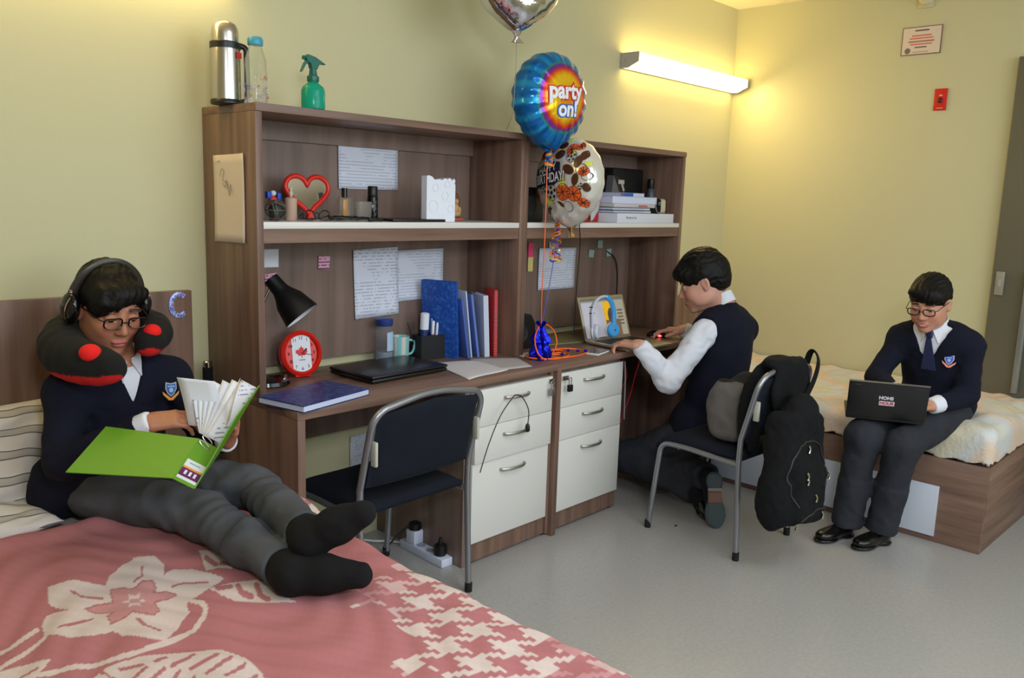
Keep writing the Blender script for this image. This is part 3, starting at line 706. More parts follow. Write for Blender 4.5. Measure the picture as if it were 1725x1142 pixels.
MB().lathe([(.026, .0), (.028, .002), (.031, .070), (.0295, .070), (.0265, .006), (.002, .006)], 30).build('glass', mat('perfume_glass', (240, 240, 235), .03, Transmission_Weight=.9, IOR=1.3, Alpha=.6), t)
t = thing('spray_can', 'black deodorant can with faint lettering on the shelf', 'spray can', (.551, -.205, SZ))
MB().lathe([(.019, 0), (.020, .002), (.020, .088), (.017, .092)], 26).build('body', BLACK_G, t)
MB().lathe([(.018, .092), (.0185, .096), (.0185, .124), (.016, .127)], 26).build('cap', BLACK, t)
for k in range(3):
    text('lettering', ['AB', 'MEN', 'nv'][k] if False else '|||', .012, mat('can_print', (120, 124, 136), .6), t, (-.004, -.0206, .07-.022*k), (PI/2, 0, -.2), .0002)
t = thing('sunglasses', 'black sunglasses folded on the shelf before the heart mirror', 'glasses', (.268, -.268, SZ), .1)
for s_ in (-1, 1):
    MB().tube([(s_*.033+.026*math.cos(a*PI/8), .004*math.sin(a*PI/4), .020+.017*math.sin(a*PI/8)) for a in range(16)], .0024, 6, close=True).build('lens_rim', BLACK, t)
    MB().tube(spline([(s_*.059, 0, .026), (s_*.052, .03, .012), (-s_*.02, .04+.008*s_, .006)], 5), .0018, 6).build('temple_arm', BLACK, t)
MB().tube([(-.009, 0, .026), (0, 0, .029), (.009, 0, .026)], .0018, 6).build('bridge', BLACK, t)
cb = MB()
for k in range(4):
    pts = [(.33+.05*i+.012*math.sin(2.3*i+k), -.255+.02*math.sin(1.9*i+k*1.7)+.008*k, SZ+.006+.009*abs(math.sin(1.3*i+k))) for i in range(4)]
    cb.tube(spline(pts, 6), .0042, 6)
cb.tube(spline([(.47, -.29, SZ+.006), (.50, -.295, SZ+.008), (.53, -.29, SZ+.006)], 4), .006, 8)
tag(cb.build('tangled_cord', BLACK, None), 'tangled black cord lying before the perfume bottle', 'cord')
t = thing('tablet', 'flat black tablet lying on the left hutch shelf', 'tablet', (.71, -.20, SZ))
MB().box(-.125, .135, -.085, .085, .0, .010, .003).build('body', BLACK, t)
MB().box(-.115, .125, -.075, .075, .0102, .0106).build('screen', BLACK_G, t)
t = thing('gift_bag', 'small shiny white paper bag with a jagged top on the shelf', 'paper bag', (.826, -.262, SZ+.0115 if False else SZ))
bg = MB(); 
top = [(-.074, .172), (-.066, .176), (-.048, .172), (-.034, .160), (-.012, .164), (.006, .160), (.018, .168), (.030, .163), (.044, .170), (.056, .160), (.068, .168), (.074, .158), (.070, .150), (.074, .142)]
bg.prism([(-.074, .0), (.074, -.0)] + top[::-1], -.016, .016, 'y')
bg.build('bag', mat('white_glossy_card', (232, 236, 248), .25), t, bev=.001)
bgp = MB()
for (x, z, r) in ((-.04, .06, .022), (.02, .10, .016), (.05, .05, .014), (-.03, .13, .014), (.03, .145, .012)):
    bgp.tube([(x+r*math.cos(a*PI/10), -.0165, z+r*math.sin(a*PI/10)) for a in range(20)], .0016, 5, close=True)
bgp.build('printed_swirls', mat('pale_silver_print', (222, 226, 240), .3), t)
t = thing('carved_figure', 'brown carved seated figurine in a rounded niche beside the white bag', 'figurine', (.985, -.185, SZ))
MB().prism([(-.034, 0), (.034, 0), (.034, .085), (.024, .110), (.0, .122), (-.024, .110), (-.034, .085)], .004, .026, 'y').build('niche_back', mat('carved_brown', (110, 62, 34), .5), t, bev=.003)
MB().box(-.034, .034, -.022, .0038, 0, .014, .003).build('plinth', mat('carved_rose', (156, 84, 66), .5), t)
CB = mat('carved_gold', (190, 150, 100), .45)
bb = MB(); bb.ell((0, -.006, .030), (.026, .014, .014), 16, 10); bb.ell((0, -.006, .052), (.015, .012, .020), 16, 10); bb.ell((0, -.008, .080), (.010, .010, .012), 14, 10)
bb.ell((-.016, -.012, .045), (.006, .006, .014), 10, 8); bb.ell((.016, -.012, .045), (.006, .006, .014), 10, 8)
bb.build('seated_body', CB, t)

# ---------------------------------------------------------------- near desk
DZ = .7505
t = thing('desk_lamp', 'black desk lamp with silver gooseneck and white lined shade', 'desk lamp', (.135, -.155, DZ))
MB().lathe([(.075, 0), (.078, .004), (.074, .016), (.045, .026), (.012, .030)], 40).build('base', BLACK_G, t)
MB().tube(spline([(-.022, 0, .02), (-.022, -.002, .12), (-.020, -.004, .22), (-.012, -.006, .29), (.008, -.012, .335)], 6), .0045, 12).build('gooseneck', CHROME, t)
MB().lathe([(.009, 0), (.009, .02)], 16, (.05, -.03, .012)).build('switch', CHROME, t)
ax = Vector((.42, -.50, -.76)).normalized(); Q = Vector((0, 0, -1)).rotation_difference(ax).to_matrix().to_4x4()
sh = MB().lathe([(.014, .0), (.026, -.002), (.029, -.05), (.034, -.066), (.052, -.10), (.066, -.168), (.064, -.168), (.050, -.10), (.031, -.064), (.004, -.060)], 36, cap=False)
so = sh.build('shade', BLACK, t); so.matrix_local = Matrix.Translation((.012, -.010, .372)) @ Q
ln = MB().lathe([(.0635, -.1675), (.049, -.099), (.030, -.064), (.004, -.061)], 36, cap=False).build('shade_lining', mat('lining_white', (228, 230, 236), .5), so)
MB().ell((0, 0, -.105), (.024, .024, .032), 20, 14).build('bulb', mat('bulb_white', (236, 238, 240), .3), so)
# clock
t = thing('alarm_clock', 'round red clock with a maple leaf flag face on the desk', 'clock', (.293, -.128, DZ), rot=(math.radians(-10), 0, math.radians(-8)))
ck = MB()
R1 = .079
ring = []
for r_, y_ in ((R1*.80, -.018), (R1*.88, -.024), (R1, -.016), (R1, .012), (R1*.8, .02)):
    ring.append([(r_*math.cos(2*PI*j/48), y_, .086+r_*1.06*math.sin(2*PI*j/48)) for j in range(48)])
ck.rings(ring, cap=False); ck.build('case', mat('clock_red', (222, 34, 22), .3), t)
def disc(rx, rz, y, cz, clip=None, n=60):
    pts = [(rx*math.cos(2*PI*j/n), cz+rz*math.sin(2*PI*j/n)) for j in range(n)]
    if clip: pts = [(max(min(x, clip), -clip), z) for x, z in pts]
    return pts
MB().prism(disc(R1*.84, R1*.89, 0, .086), -.010, .016, 'y').build('side_bands', mat('clock_red', (222, 34, 22), .3), t)
MB().prism(disc(R1*.80, R1*.86, 0, .086, .036), -.0125, -.0102, 'y').build('dial', mat('clock_white', (226, 228, 236), .5), t)
leafp = [(0, 1), (.18, .62), (.38, .72), (.30, .30), (.55, .52), (.62, .40), (.92, .44), (.80, .18), (.94, .08), (.48, -.26), (.52, -.42), (.06, -.36), (.06, -.70), (-.06, -.70), (-.06, -.36), (-.52, -.42), (-.48, -.26), (-.94, .08), (-.80, .18), (-.92, .44), (-.62, .40), (-.55, .52), (-.30, .30), (-.38, .72), (-.18, .62)]
MB().prism([(x*.026, .088+z*.026) for x, z in leafp], -.0135, -.0126, 'y').build('maple_leaf', mat('leaf_red', (216, 26, 24), .5), t, smooth=False)
BK = mat('print_black', (24, 22, 28), .6)
for s_, a in (('12', 90), ('11', 120), ('10', 150), ('1', 60), ('2', 30), ('3', 0), ('4', -30), ('5', -60), ('6', -90), ('7', -120), ('8', -150), ('9', 180)):
    a = math.radians(a); text('numeral', s_, .0165, BK, t, (.058*.80*math.cos(a)*1.05, -.0136, .086+.056*math.sin(a)), (PI/2, 0, 0), .0002)
text('small_print', 'CANADA', .006, BK, t, (0, -.0136, .062), (PI/2, 0, 0), .0002)
MB().prism([(-.002, .084), (.002, .084), (.022, .100), (.018, .104)], -.0150, -.0142, 'y').build('hour_hand', BK, t)
MB().prism([(.0, .0845), (.0, .0875), (.042, .078), (.042, .0765)], -.0155, -.0151, 'y').build('minute_hand', BK, t)
MB().box(-.03, .03, -.014, .016, -.0, .012, .003).build('foot', mat('clock_red', (222, 34, 22), .3), t)
# closed laptop
t = thing('laptop', 'closed black laptop lying on the near desk', 'laptop', (.585, -.27, DZ), math.radians(2))
MB().box(-.185, .185, -.125, .125, .004, .018, .006).build('base', BLACK, t)
MB().box(-.187, .187, -.127, .127, .0185, .030, .006).build('lid', mat('laptop_black', (20, 20, 22), .32), t)
for sx in (-.15, .15):
    for sy in (-.1, .1): MB().lathe([(.008, 0), (.008, .0045)], 12, (sx, sy, 0)).build('foot', RUBBER, t)
# blue marbled notebook on the desk edge
def marble(name, a, b_, c_):
    m = mat(name, a, .4); N, L, b = nt(m)
    n1 = noise(N, L, coords(N, L), 70, 5, .7); L.new(ramp(N, L, n1, [(.35, a), (.5, b_), (.62, c_)]), b.inputs['Base Color']); return m
MARB = marble('blue_marble_cover', (18, 32, 92), (26, 46, 116), (58, 82, 150))
def qbox(b_, P, z0, z1):
    b_.prism(P, z0, z1, 'z'); return b_
t = thing('notebook', 'thick blue marbled notebook lying at the left end of the near desk', 'notebook', (.13, -.43, DZ))
nbq = [(-.165, .045), (-.122, -.148), (.176, -.085), (.150, .172)]
nbq = [(-.163, .047), (-.124, -.150), (.176, -.082), (.137, .115)]
qbox(MB(), nbq, .0, .0025).build('cover', MARB, t)
qbox(MB(), [(x*.985, y*.985) for x, y in nbq], .0026, .0195).build('pages', mat('page_edge_white', (206, 214, 238), .7), t)
qbox(MB(), nbq, .0196, .0225).build('cover', MARB, t)
# loose sheets
sheet('paper_sheet', 'upper loose white sheet near the front of the near desk', 'paper', [(.83, -.215, DZ+.006), (1.03, -.30, DZ+.005), (.985, -.515, DZ+.004), (.74, -.545, DZ+.004)], mat('white_paper_warm', (216, 212, 216), .8), curl=.004, n=12)
sheet('paper_sheet', 'lower loose greyish sheet beside the balloon weight', 'paper', [(1.02, -.235, DZ+.003), (1.205, -.35, DZ+.002), (1.11, -.53, DZ+.002), (.93, -.50, DZ+.0015)], mat('grey_paper', (186, 180, 178), .8), curl=.001, n=6)
# bottle, mug, pen holder
t = thing('water_bottle', 'clear plastic bottle with blue lid under the taped papers', 'bottle', (.700, -.09, DZ))
MB().lathe([(.034, .0), (.036, .004), (.036, .10), (.034, .13), (.031, .150)], 32).build('bottle', mat('clear_plastic', (225, 232, 244), .08, Transmission_Weight=.85, IOR=1.15, Alpha=.5), t)
MB().lathe([(.033, .150), (.035, .154), (.035, .176), (.030, .180)], 32).build('lid', mat('dark_blue_lid', (34, 58, 130), .4), t)
MB().lathe([(.0335, .003), (.0335, .045)], 30).build('water', mat('water', (190, 205, 226), .1, Transmission_Weight=.6), t)
lb_ = MB()
lb_.rings([[(.0368*math.cos(a), .0368*math.sin(a), z_) for a in [(-1.9+i*.12) for i in range(14)]] for z_ in (.05, .125)], cap=False)
lb_.build('label', mat('bottle_label', (176, 200, 226), .5), t)
t = thing('mug', 'pale blue and cream striped mug on the near desk', 'mug', (.780, -.095, DZ))
MG = mat('mug_stripes', (214, 206, 196), .35); N, L, b = nt(MG); sp = node(N, 'ShaderNodeSeparateXYZ'); L.new(coords(N, L), sp.inputs[0])
m1 = node(N, 'ShaderNodeMath', operation='ARCTAN2'); L.new(sp.outputs['Y'], m1.inputs[0]); L.new(sp.outputs['X'], m1.inputs[1])
m2 = node(N, 'ShaderNodeMath', operation='MULTIPLY'); m2.inputs[1].default_value = .95; L.new(m1.outputs[0], m2.inputs[0])
m3 = node(N, 'ShaderNodeMath', operation='FRACT'); L.new(m2.outputs[0], m3.inputs[0])
L.new(ramp(N, L, m3.outputs[0], [(0, (214, 206, 196)), (.45, (214, 206, 196)), (.46, (130, 196, 200)), (1, (130, 196, 200))]), b.inputs['Base Color'])
MB().lathe([(.030, .0), (.033, .003), (.037, .100), (.035, .100), (.031, .008), (.002, .008)], 36).build('cup', MG, t)
MB().tube(spline([(.034, -.006, .082), (.056, -.014, .076), (.060, -.016, .05), (.050, -.012, .026), (.033, -.006, .022)], 6), .0055, 10).build('handle', mat('mug_blue', (120, 190, 196), .35), t)
t = thing('pen_holder', 'square black mesh pen holder beside the mug', 'pen holder', (.902, -.128, DZ), -.06)
ph = MB(); ph.box(-.062, .062, -.035, .035, .0, .002)
for a, b_, c_, d_ in ((-.062, .062, -.035, -.033), (-.062, .062, .033, .035), (-.062, -.060, -.0329, .0329), (.060, .062, -.0329, .0329)): ph.box(a, b_, c_, d_, .002, .100)
ph.build('holder', mat('black_mesh', (22, 22, 25), .6), t)
def pen(label, x, y, tilt, az, ln_, r, cols, cat='pen', name='pen'):
    o = thing(name, label, cat, (x, y, DZ+.006), rot=(tilt*math.sin(az), tilt*math.cos(az), 0))
    MB().lathe([(r*.4, 0), (r, .008), (r, ln_*.62)], 12).build('barrel', mat('pen_%d_%d' % cols[0][:2], cols[0], .4), o)
    MB().lathe([(r*1.12, ln_*.62), (r*1.12, ln_-.004), (r*.7, ln_)], 12).build('cap', mat('pen_%d_%d' % cols[1][:2], cols[1], .4), o)
    return o
pen('thin black pen leaning left out of the pen holder', .855, -.115, -.30, .2, .155, .0035, ((22, 22, 24), (30, 30, 33)))
pen('white correction fluid bottle upside down in the pen holder', .882, -.118, 0.05, 0, .185, .017, ((34, 50, 110), (226, 230, 240)), 'correction pen', 'correction_bottle')
pen('red marker with white cap in the pen holder', .918, -.130, .05, .5, .150, .006, ((206, 40, 44), (222, 224, 232)))
pen('blue marker behind the red one in the pen holder', .925, -.115, .03, .2, .158, .005, ((60, 80, 170), (90, 130, 200)))
pen('white marker right of the red one in the pen holder', .933, -.134, .09, .1, .142, .005, ((228, 228, 232), (214, 216, 226)))
pen('grey pencil leaning right out of the pen holder', .940, -.125, .26, .1, .135, .003, ((120, 120, 110), (96, 96, 92)))
pen('dark scissors-like pen at the right end of the pen holder', .950, -.130, .10, .4, .138, .005, ((60, 58, 58), (110, 106, 108)))
# folders and books standing
def standing(name, label, cat, c0, c1, h, th, mcover, mpage=None, lean=0.0, top=None, group=None):
    """upright book/folder: footprint from c0 (spine) to c1, height h, thickness th, lean about its foot"""
    c0 = Vector((c0[0], c0[1], 0)); c1 = Vector((c1[0], c1[1], 0)); d = c1-c0; ln_ = d.length; az = math.atan2(d.y, d.x)
    o = thing(name, label, cat, (c0.x, c0.y, DZ), rot=(lean, 0, az), group=group)
    cv = MB(); cv.box(0, ln_, -th/2, -th/2+.002, .0, h, .0006); cv.build('cover', mcover, o)
    cv = MB(); cv.box(0, ln_, th/2-.002, th/2, .0, h, .0006); cv.build('cover', mcover, o)
    MB().box(-.001, .001, -th/2, th/2, .0, h).build('spine', mcover, o)
    if mpage: MB().box(.0015, ln_-.004, -th/2+.0022, th/2-.0022, .003, h-.004).build('pages', mpage, o)
    return o
FB = marble('bright_blue_cover', (20, 62, 148), (26, 76, 166), (50, 104, 190))
PE = mat('page_edge_white', (206, 214, 238), .7)
standing('folder', 'tall bright blue marbled folder standing beside the pen holder', 'folder', (.990, -.215), (.940, -.058), .325, .018, FB, PE, math.radians(-4))
o = standing('booklet', 'white booklet with black lettering leaning on the blue folder', 'booklet', (1.052, -.235), (1.085, -.085), .285, .006, mat('booklet_white', (186, 200, 228), .5), PE, math.radians(-7))
text('lettering', 'dx', .075, BK, o, (.075, -.0045, .165), (PI/2, 0, 0), .0003, bold=.002)
o = standing('binder', 'blue plastic document wallet standing between booklet and notebooks', 'document wallet', (1.083, -.245), (1.135, -.095), .270, .010, mat('wallet_blue', (92, 116, 190), .4), PE, math.radians(-8))
o = standing('notepad', 'white ringed notepad standing beside the red notebook', 'notepad', (1.118, -.262), (1.182, -.125), .262, .022, mat('notepad_pale', (196, 204, 224), .6), PE, math.radians(-3))
o = standing('spiral_notebook', 'red spiral notebook at the right end of the standing row', 'notebook', (1.152, -.278), (1.202, -.170), .285, .014, mat('red_cover', (196, 34, 36), .5), PE, math.radians(-1))
wr = MB()
for k in range(30): wr.tube([(.0+.006*math.cos(a), .0+.0085*math.sin(a), .012+k*.009) for a in [i*PI/4 for i in range(8)]], .0009, 5, close=True)
wr.build('spiral_wire', mat('wire_white', (210, 210, 216), .3, .5), o)
o = standing('spiral_notebook', 'white tipped blue notebook edge at the front of the row', 'notebook', (1.025, -.245), (1.045, -.13), .255, .008, mat('nb_blue', (70, 96, 176), .5), PE, math.radians(-9))

# ---------------------------------------------------------------- far hutch and desk
t = thing('speaker_box', 'black box speaker standing on the left of the far hutch shelf', 'speaker', (1.345, -.175, SZ))
MB().box(-.07, .10, -.09, .07, .0, .150, .006).build('cabinet', BLACK, t)
MB().lathe([(.045, 0), (.04, .003), (.012, -.006)], 28).build('cone', mat('speaker_cone', (30, 30, 32), .6), t).matrix_local = Matrix.Translation((.01, -.0905, .07)) @ Matrix.Rotation(PI/2, 4, 'X')
def stack_item(name, label, cat, x0, x1, y0, y1, z0, th, m, edge=None, rz=0, bev=.002):
    cx, cy = (x0+x1)/2, (y0+y1)/2
    o = thing(name, label, cat, (cx, cy, z0), rz)
    w, d_ = (x1-x0)/2, (y1-y0)/2
    if edge:
        MB().box(-w, w, -d_, d_, 0, .0015).build('cover', m, o); MB().box(-w, w, -d_, d_, th-.0015, th).build('cover', m, o)
        MB().box(-w+.002, w-.002, -d_+.002, d_-.002, .0016, th-.0016).build('pages', edge, o)
    else: MB().box(-w, w, -d_, d_, 0, th, bev).build('box', m, o)
    return o
o = stack_item('cardboard_box', 'flat white box with faint print at the bottom of the far shelf stack', 'box', 1.905, 2.395, -.332, -.08, SZ, .046, mat('white_box', (214, 216, 228), .5))
text('print', 'MacBook Air', .017, mat('faint_print', (110, 112, 124), .6), o, (-.13, -.1266, .025), (PI/2, 0, 0), .0002)
SPB = mat('spiral_cover_dark', (40, 44, 46), .5)
z = SZ+.047
for k, lb in enumerate(('lower black spiral notebook on the flat white box', 'upper olive spiral notebook above the black one')):
    o = stack_item('spiral_notebook', lb, 'notebook', 1.905, 2.22, -.31+.006*k, -.09, z, .012, SPB if k == 0 else mat('olive_cover', (110, 108, 78), .6), PE)
    wr = MB()
    for j in range(24): wr.tube([(-.15+j*.0105, -.108-.004*math.cos(a), .006+.006*math.sin(a)) for a in [i*PI/3 for i in range(6)]], .0010, 5, close=True)
    wr.build('spiral_wire', mat('wire_white', (210, 210, 216), .3, .5), o); z += .0135
o = stack_item('paper_pile', 'loose pile of papers with a red edge in the far shelf stack', 'papers', 1.91, 2.27, -.30, -.09, z, .018, mat('pile_paper', (196, 190, 196), .7), rz=.02)
MB().box(.03, .10, -.112, -.1055, .006, .011).build('red_edge', mat('red_edge', (206, 60, 50), .5), o); z += .0185
o = stack_item('textbook', 'thick white textbook on top of the far shelf stack', 'book', 1.91, 2.29, -.295, -.08, z, .034, mat('textbook_white', (200, 202, 216), .5), PE, .0); z += .0345
o = stack_item('book', 'small white and blue book lying on the thick textbook', 'book', 1.99, 2.20, -.28, -.12, z, .018, mat('book_grey', (186, 186, 190), .5), PE, .03)
MB().box(-.075, .0, -.0815, -.080, .001, .017).build('blue_label', mat('label_blue', (26, 96, 196), .4), o)
MB().box(-.104, -.0755, -.0815, -.080, .001, .017).build('violet_label', mat('label_violet', (110, 96, 170), .4), o)
t = thing('desk_gadget', 'small dark upright gadget with a pale bracket on the stack', 'gadget', (2.075, -.20, z+.0185))
MB().prism([(-.075, 0), (-.01, 0), (-.062, .082)], -.02, .02, 'y').build('wedge', mat('grey_wedge', (96, 96, 100), .5), t)
MB().prism([(-.008, 0), (.045, 0), (.03, .06), (-.05, .085)], -.015, .015, 'y').build('block', BLACK, t)
MB().box(-.02, .028, -.019, -.016, .042, .062).build('bracket', mat('pale_bracket', (176, 170, 160), .5), t)
MB().prism([(.002, .042), (.018, .042), (.034, .01), (.022, .006)], -.019, -.016, 'y').build('bracket', mat('pale_bracket', (176, 170, 160), .5), t)
t = thing('monitor_case', 'black flat case standing at the back of the far shelf', 'case', (2.22, -.085, SZ))
MB().box(-.07, .20, -.03, .03, .0, .272, .01).build('case', mat('case_black', (8, 8, 9), .6), t)
t = thing('camera_case', 'black and cream camera pouch with grey piping on the white box', 'camera pouch', (2.325, -.252, SZ+.0465))
MB().box(-.072, .068, -.035, .035, .0, .076, .016, 4).build('pouch', mat('pouch_cream', (206, 196, 166), .6), t)
MB().box(-.074, .022, -.0375, .037, -.0, .078, .016, 4).build('flap', BLACK_F, t)
MB().tube(spline([(-.05, -.038, .076), (-.044, -.0395, .05), (-.03, -.0395, .014), (-.006, -.0395, .004), (.05, -.037, .004)], 6), .0028, 6).build('piping', mat('pouch_grey', (130, 130, 128), .6), t)
text('lettering', 'CB', .022, mat('pouch_print', (170, 172, 176), .6), t, (.0, -.0385, .05), (PI/2, 0, 0), .0004)
t = thing('hair_spray_bottle', 'tall grey bottle with a dark cap at the right end of the far shelf', 'bottle', (2.425, -.16, SZ))
MB().lathe([(.022, 0), (.024, .004), (.024, .145), (.018, .165), (.014, .175)], 24).build('bottle', mat('grey_bottle', (74, 80, 88), .4), t)
MB().lathe([(.016, .175), (.017, .178), (.017, .222), (.014, .225)], 24).build('cap', BLACK, t)
MB().box(-.008, .008, -.0255, -.0235, .04, .13).build('label', mat('label_grey', (150, 152, 156), .5), t)
t = thing('magazine_file', 'red magazine file behind the sports balloon on the far shelf', 'magazine file', (1.86, -.17, SZ))
MB().prism([(-.07, 0), (.042, 0), (.042, .165), (-.07, .13)], -.05, .10, 'y').build('file', mat('file_red', (176, 22, 26), .5), t)
MB().box(.010, .034, -.0515, -.050, .085, .125).build('label', mat('file_label', (206, 206, 210), .6), t)
t = sheet('paper_sheet', 'crumpled pale papers beside the red magazine file', 'paper', [(1.80, -.245, SZ+.10), (1.885, -.25, SZ+.115), (1.89, -.235, SZ+.05), (1.83, -.24, SZ+.0)], mat('pile_paper', (196, 190, 196), .7), curl=.01)
# black cords inside the far hutch
def cord(name, label, pts, r, m, n=8, cat='cable'):
    return tag(MB().tube(spline(pts, n), r, 6).build(name, m), label, cat)
cord('cable', 'black cable hanging down the back of the far hutch', [(2.23, -.036, 1.16), (2.30, -.04, 1.12), (2.335, -.036, 1.04), (2.34, -.036, .92), (2.33, -.04, .76)], .003, BLACK)
cord('cable', 'black cable hanging from the far shelf beside the sticky strips', [(1.60, -.343, 1.318), (1.595, -.352, 1.30), (1.605, -.352, 1.22), (1.600, -.350, 1.10), (1.596, -.348, .98), (1.590, -.35, .80)], .0025, BLACK)
# speaker at left of far desk + weight + ribbon
t = thing('desk_speaker', 'black speaker behind the blue balloon weight', 'speaker', (1.36, -.17, DZ))
MB().prism([(-.055, 0), (.100, 0), (.100, .11), (.070, .155), (-.055, .155)], -.06, .06, 'y').build('cabinet', BLACK, t, bev=.004)
MB().lathe([(.040, 0), (.036, .003), (.010, -.004)], 28).build('cone', mat('speaker_cone', (30, 30, 32), .6), t).matrix_local = Matrix.Translation((.01, -.0605, .07)) @ Matrix.Rotation(PI/2, 4, 'X')
def foil(name, c, rough=.16, metal=.85, sc=40, st=.5):
    m = mat(name, c, rough, metal); N, L, b = nt(m); bump(N, L, b, noise(N, L, coords(N, L), sc, 3), .006, st); return m
t = thing('balloon_weight', 'shiny blue foil balloon weight tied with orange ribbon on the desk', 'balloon weight', (1.262, -.435, DZ))
fb = []
for i in range(17):
    a = i/16; r_ = (.038+.006*math.sin(9*a)) * (1-.15*a) if a < .55 else .036*(1-(a-.55)/.45)**.7+.007
    if i == 16: r_ = .014
    fb.append([(r_*(1+.20*math.sin(7*th+5*a))*math.cos(th), r_*(1+.20*math.sin(7*th+5*a))*math.sin(th), a*.135) for th in [2*PI*j/42 for j in range(42)]])
MB().rings(fb).build('foil_wrap', foil('blue_foil', (22, 34, 210), .18), t)
tp = MB()
for k in range(9):
    a = k*2*PI/9; tp.prism([(0, 0), (.012, .012), (.022, .034), (.006, .026)], -.0006, .0006, 'y')
tp.M = Matrix.Identity(4)
for k in range(9):
    tp.M = Matrix.Translation((0, 0, .13)) @ Matrix.Rotation(k*2*PI/9, 4, 'Z')
    tp.prism([(0, -.004), (.010, .008), (.026, .026), (.016, .034), (.002, .016)], -.0006, .0006, 'y')
tp.build('foil_ruffle', foil('blue_foil', (22, 34, 210), .18), t, smooth=False)
ORG = mat('orange_ribbon', (255, 104, 20), .35); PUR = mat('purple_ribbon', (70, 66, 190), .35); YEL = mat('yellow_ribbon', (214, 200, 70), .4); CHR = CHROME
cz = []
for i in range(60):
    a = i*.30; rr = .075+.055*math.sin(i*.19); cz.append((1.36+rr*1.25*math.cos(a)+.0008*i, -.43+rr*.75*math.sin(a), DZ+.005+.004*abs(math.sin(i*.45))))
o = tag(MB().tube(spline(cz, 4), .0033, 6, flat=.4).build('curling_ribbon', ORG), 'orange curling ribbon coiled around the blue weight', 'ribbon')
cord('curling_ribbon', 'orange ribbon loop standing beside the blue weight', [(1.30, -.46, DZ+.004), (1.345, -.455, DZ+.06), (1.335, -.44, DZ+.12), (1.27, -.432, DZ+.150), (1.215, -.445, DZ+.10), (1.205, -.47, DZ+.04), (1.235, -.49, DZ+.006)], .003, ORG, cat='ribbon')
for k, (x, y) in enumerate(((1.40, -.40), (1.47, -.42), (1.50, -.45), (1.38, -.46), (1.53, -.47))):
    tag(MB().ell((0, 0, 0), (.009, .007, .006), 12, 8).build('foil_scrap', foil('blue_foil', (22, 34, 210), .18)), 'little blue foil scrap lying on the orange ribbon', 'foil scrap', 'blue foil scraps on the ribbon').location = (x, y, DZ+.012)
# headphones on the far desk, leaning by the screen
t = thing('headphones', 'light blue and white headphones propped before the laptop screen', 'headphones', (1.782, -.385, DZ+.018), rot=(math.radians(-6), 0, math.radians(-8)))
t.scale = (.93, .93, .93)
HB, HW = mat('headphone_blue', (66, 160, 226), .3), mat('headphone_white', (206, 210, 226), .35)
cw, ch = (-.030, .0, .135), None
def arc(a0, a1, rx, rz, c, n=16): return [(c[0]+rx*math.cos(a0+(a1-a0)*i/n), c[1], c[2]+rz*math.sin(a0+(a1-a0)*i/n)) for i in range(n+1)]
C0 = (-.002, .0, .135)
MB().tube([( -.088, .0, .075)]+arc(PI, PI*.42, .086, .092, C0), .012, 12, flat=.6).build('band_left', HW, t)
MB().tube(arc(PI*.42, 0, .074, .092, C0)+[(.072, .0, .075)], .0135, 12, flat=.7).build('band_right', HB, t)
for z_ in (.145, .175): MB().box(-.096, -.074, -.008, .008, z_, z_+.004).build('band_mark', BLACK, t)
for s_, m_ in ((-1, HW), (1, HB)):
    cx_ = -.060 if s_ < 0 else .060
    rot_ = Matrix.Translation((cx_, -.0, .052)) @ Matrix.Rotation(math.radians(-6 if s_ > 0 else 28)*1, 4, 'Z') @ Matrix.Rotation(PI/2, 4, 'X')
    e = MB().lathe([(.003, .018), (.030, .017), (.037, .010), (.037, .0), (.034, -.002)], 30).build('ear_cup', m_, t)
    e.matrix_local = rot_
    e2 = MB().lathe([(.036, -.003), (.040, -.010), (.036, -.020), (.022, -.021)], 30).build('ear_cushion', HW, t); e2.matrix_local = rot_
    if s_ > 0: MB().lathe([(.006, .0185), (.006, .019)], 14).build('logo_dot', mat('logo_red', (150, 30, 30), .4), e)
# open laptop
t = thing('laptop', 'open silver laptop with a lit web page before the kneeling boy', 'laptop', (1.880, -.338, DZ), math.radians(-5))
ALU = mat('aluminium_gold', (186, 176, 150), .35, .7)
MB().box(-.163, .163, -.262, .0, .004, .0165, .005).build('base', ALU, t)
kb = MB().box(-.135, .135, -.125, -.02, .0167, .0172).build('keyboard', mat('key_well', (60, 58, 54), .5), t)
ky = MB()
for r_ in range(5):
    for c_ in range(13): ky.box(-.133+c_*.0205, -.133+c_*.0205+.0175, -.044-r_*.0185, -.028-r_*.0185, .0173, .0188)
ky.build('keys', mat('keys_dark', (44, 42, 42), .5), kb)
MB().box(-.045, .045, -.235, -.150, .0166, .0171, .0).build('touchpad', mat('touchpad', (170, 162, 140), .3, .5), t)
lid = bpy.data.objects.new('lid_pivot', None)
bpy.data.objects.remove(lid)
tl = math.radians(-19)
MR = Matrix.Translation((0, .0, .012)) @ Matrix.Rotation(tl, 4, 'X')
ld = MB().box(-.163, .163, -.0, .007, .0, .215, .003).build('lid', ALU, t); ld.matrix_local = MR
def screen_mat(name, s):
    m = attr_mat(name, .3, 10, 0.0); N, L, b = nt(m)
    a = [n_ for n_ in N if n_.type == 'VERTEX_COLOR'][0]; L.new(a.outputs['Color'], b.inputs['Emission Color']); b.inputs['Emission Strength'].default_value = s
    return m
u, v = np.meshgrid(np.linspace(0, 1, 120), np.linspace(0, 1, 90), indexing='ij')
SC = np.zeros(u.shape+(3,)); g = lambda *c: np.array(lin(c))
SC[:] = g(150, 146, 140); SC[v > .93] = g(120, 116, 112); SC[(v > .96)] = g(96, 94, 92)
SC[(u < .50) & (v < .90)] = g(168, 168, 178)
SC[(u > .50) & (u < .66) & (v < .90) & (v > .30)] = g(216, 164, 20)
SC[(u > .66) & (v < .90)] = g(150, 146, 132)
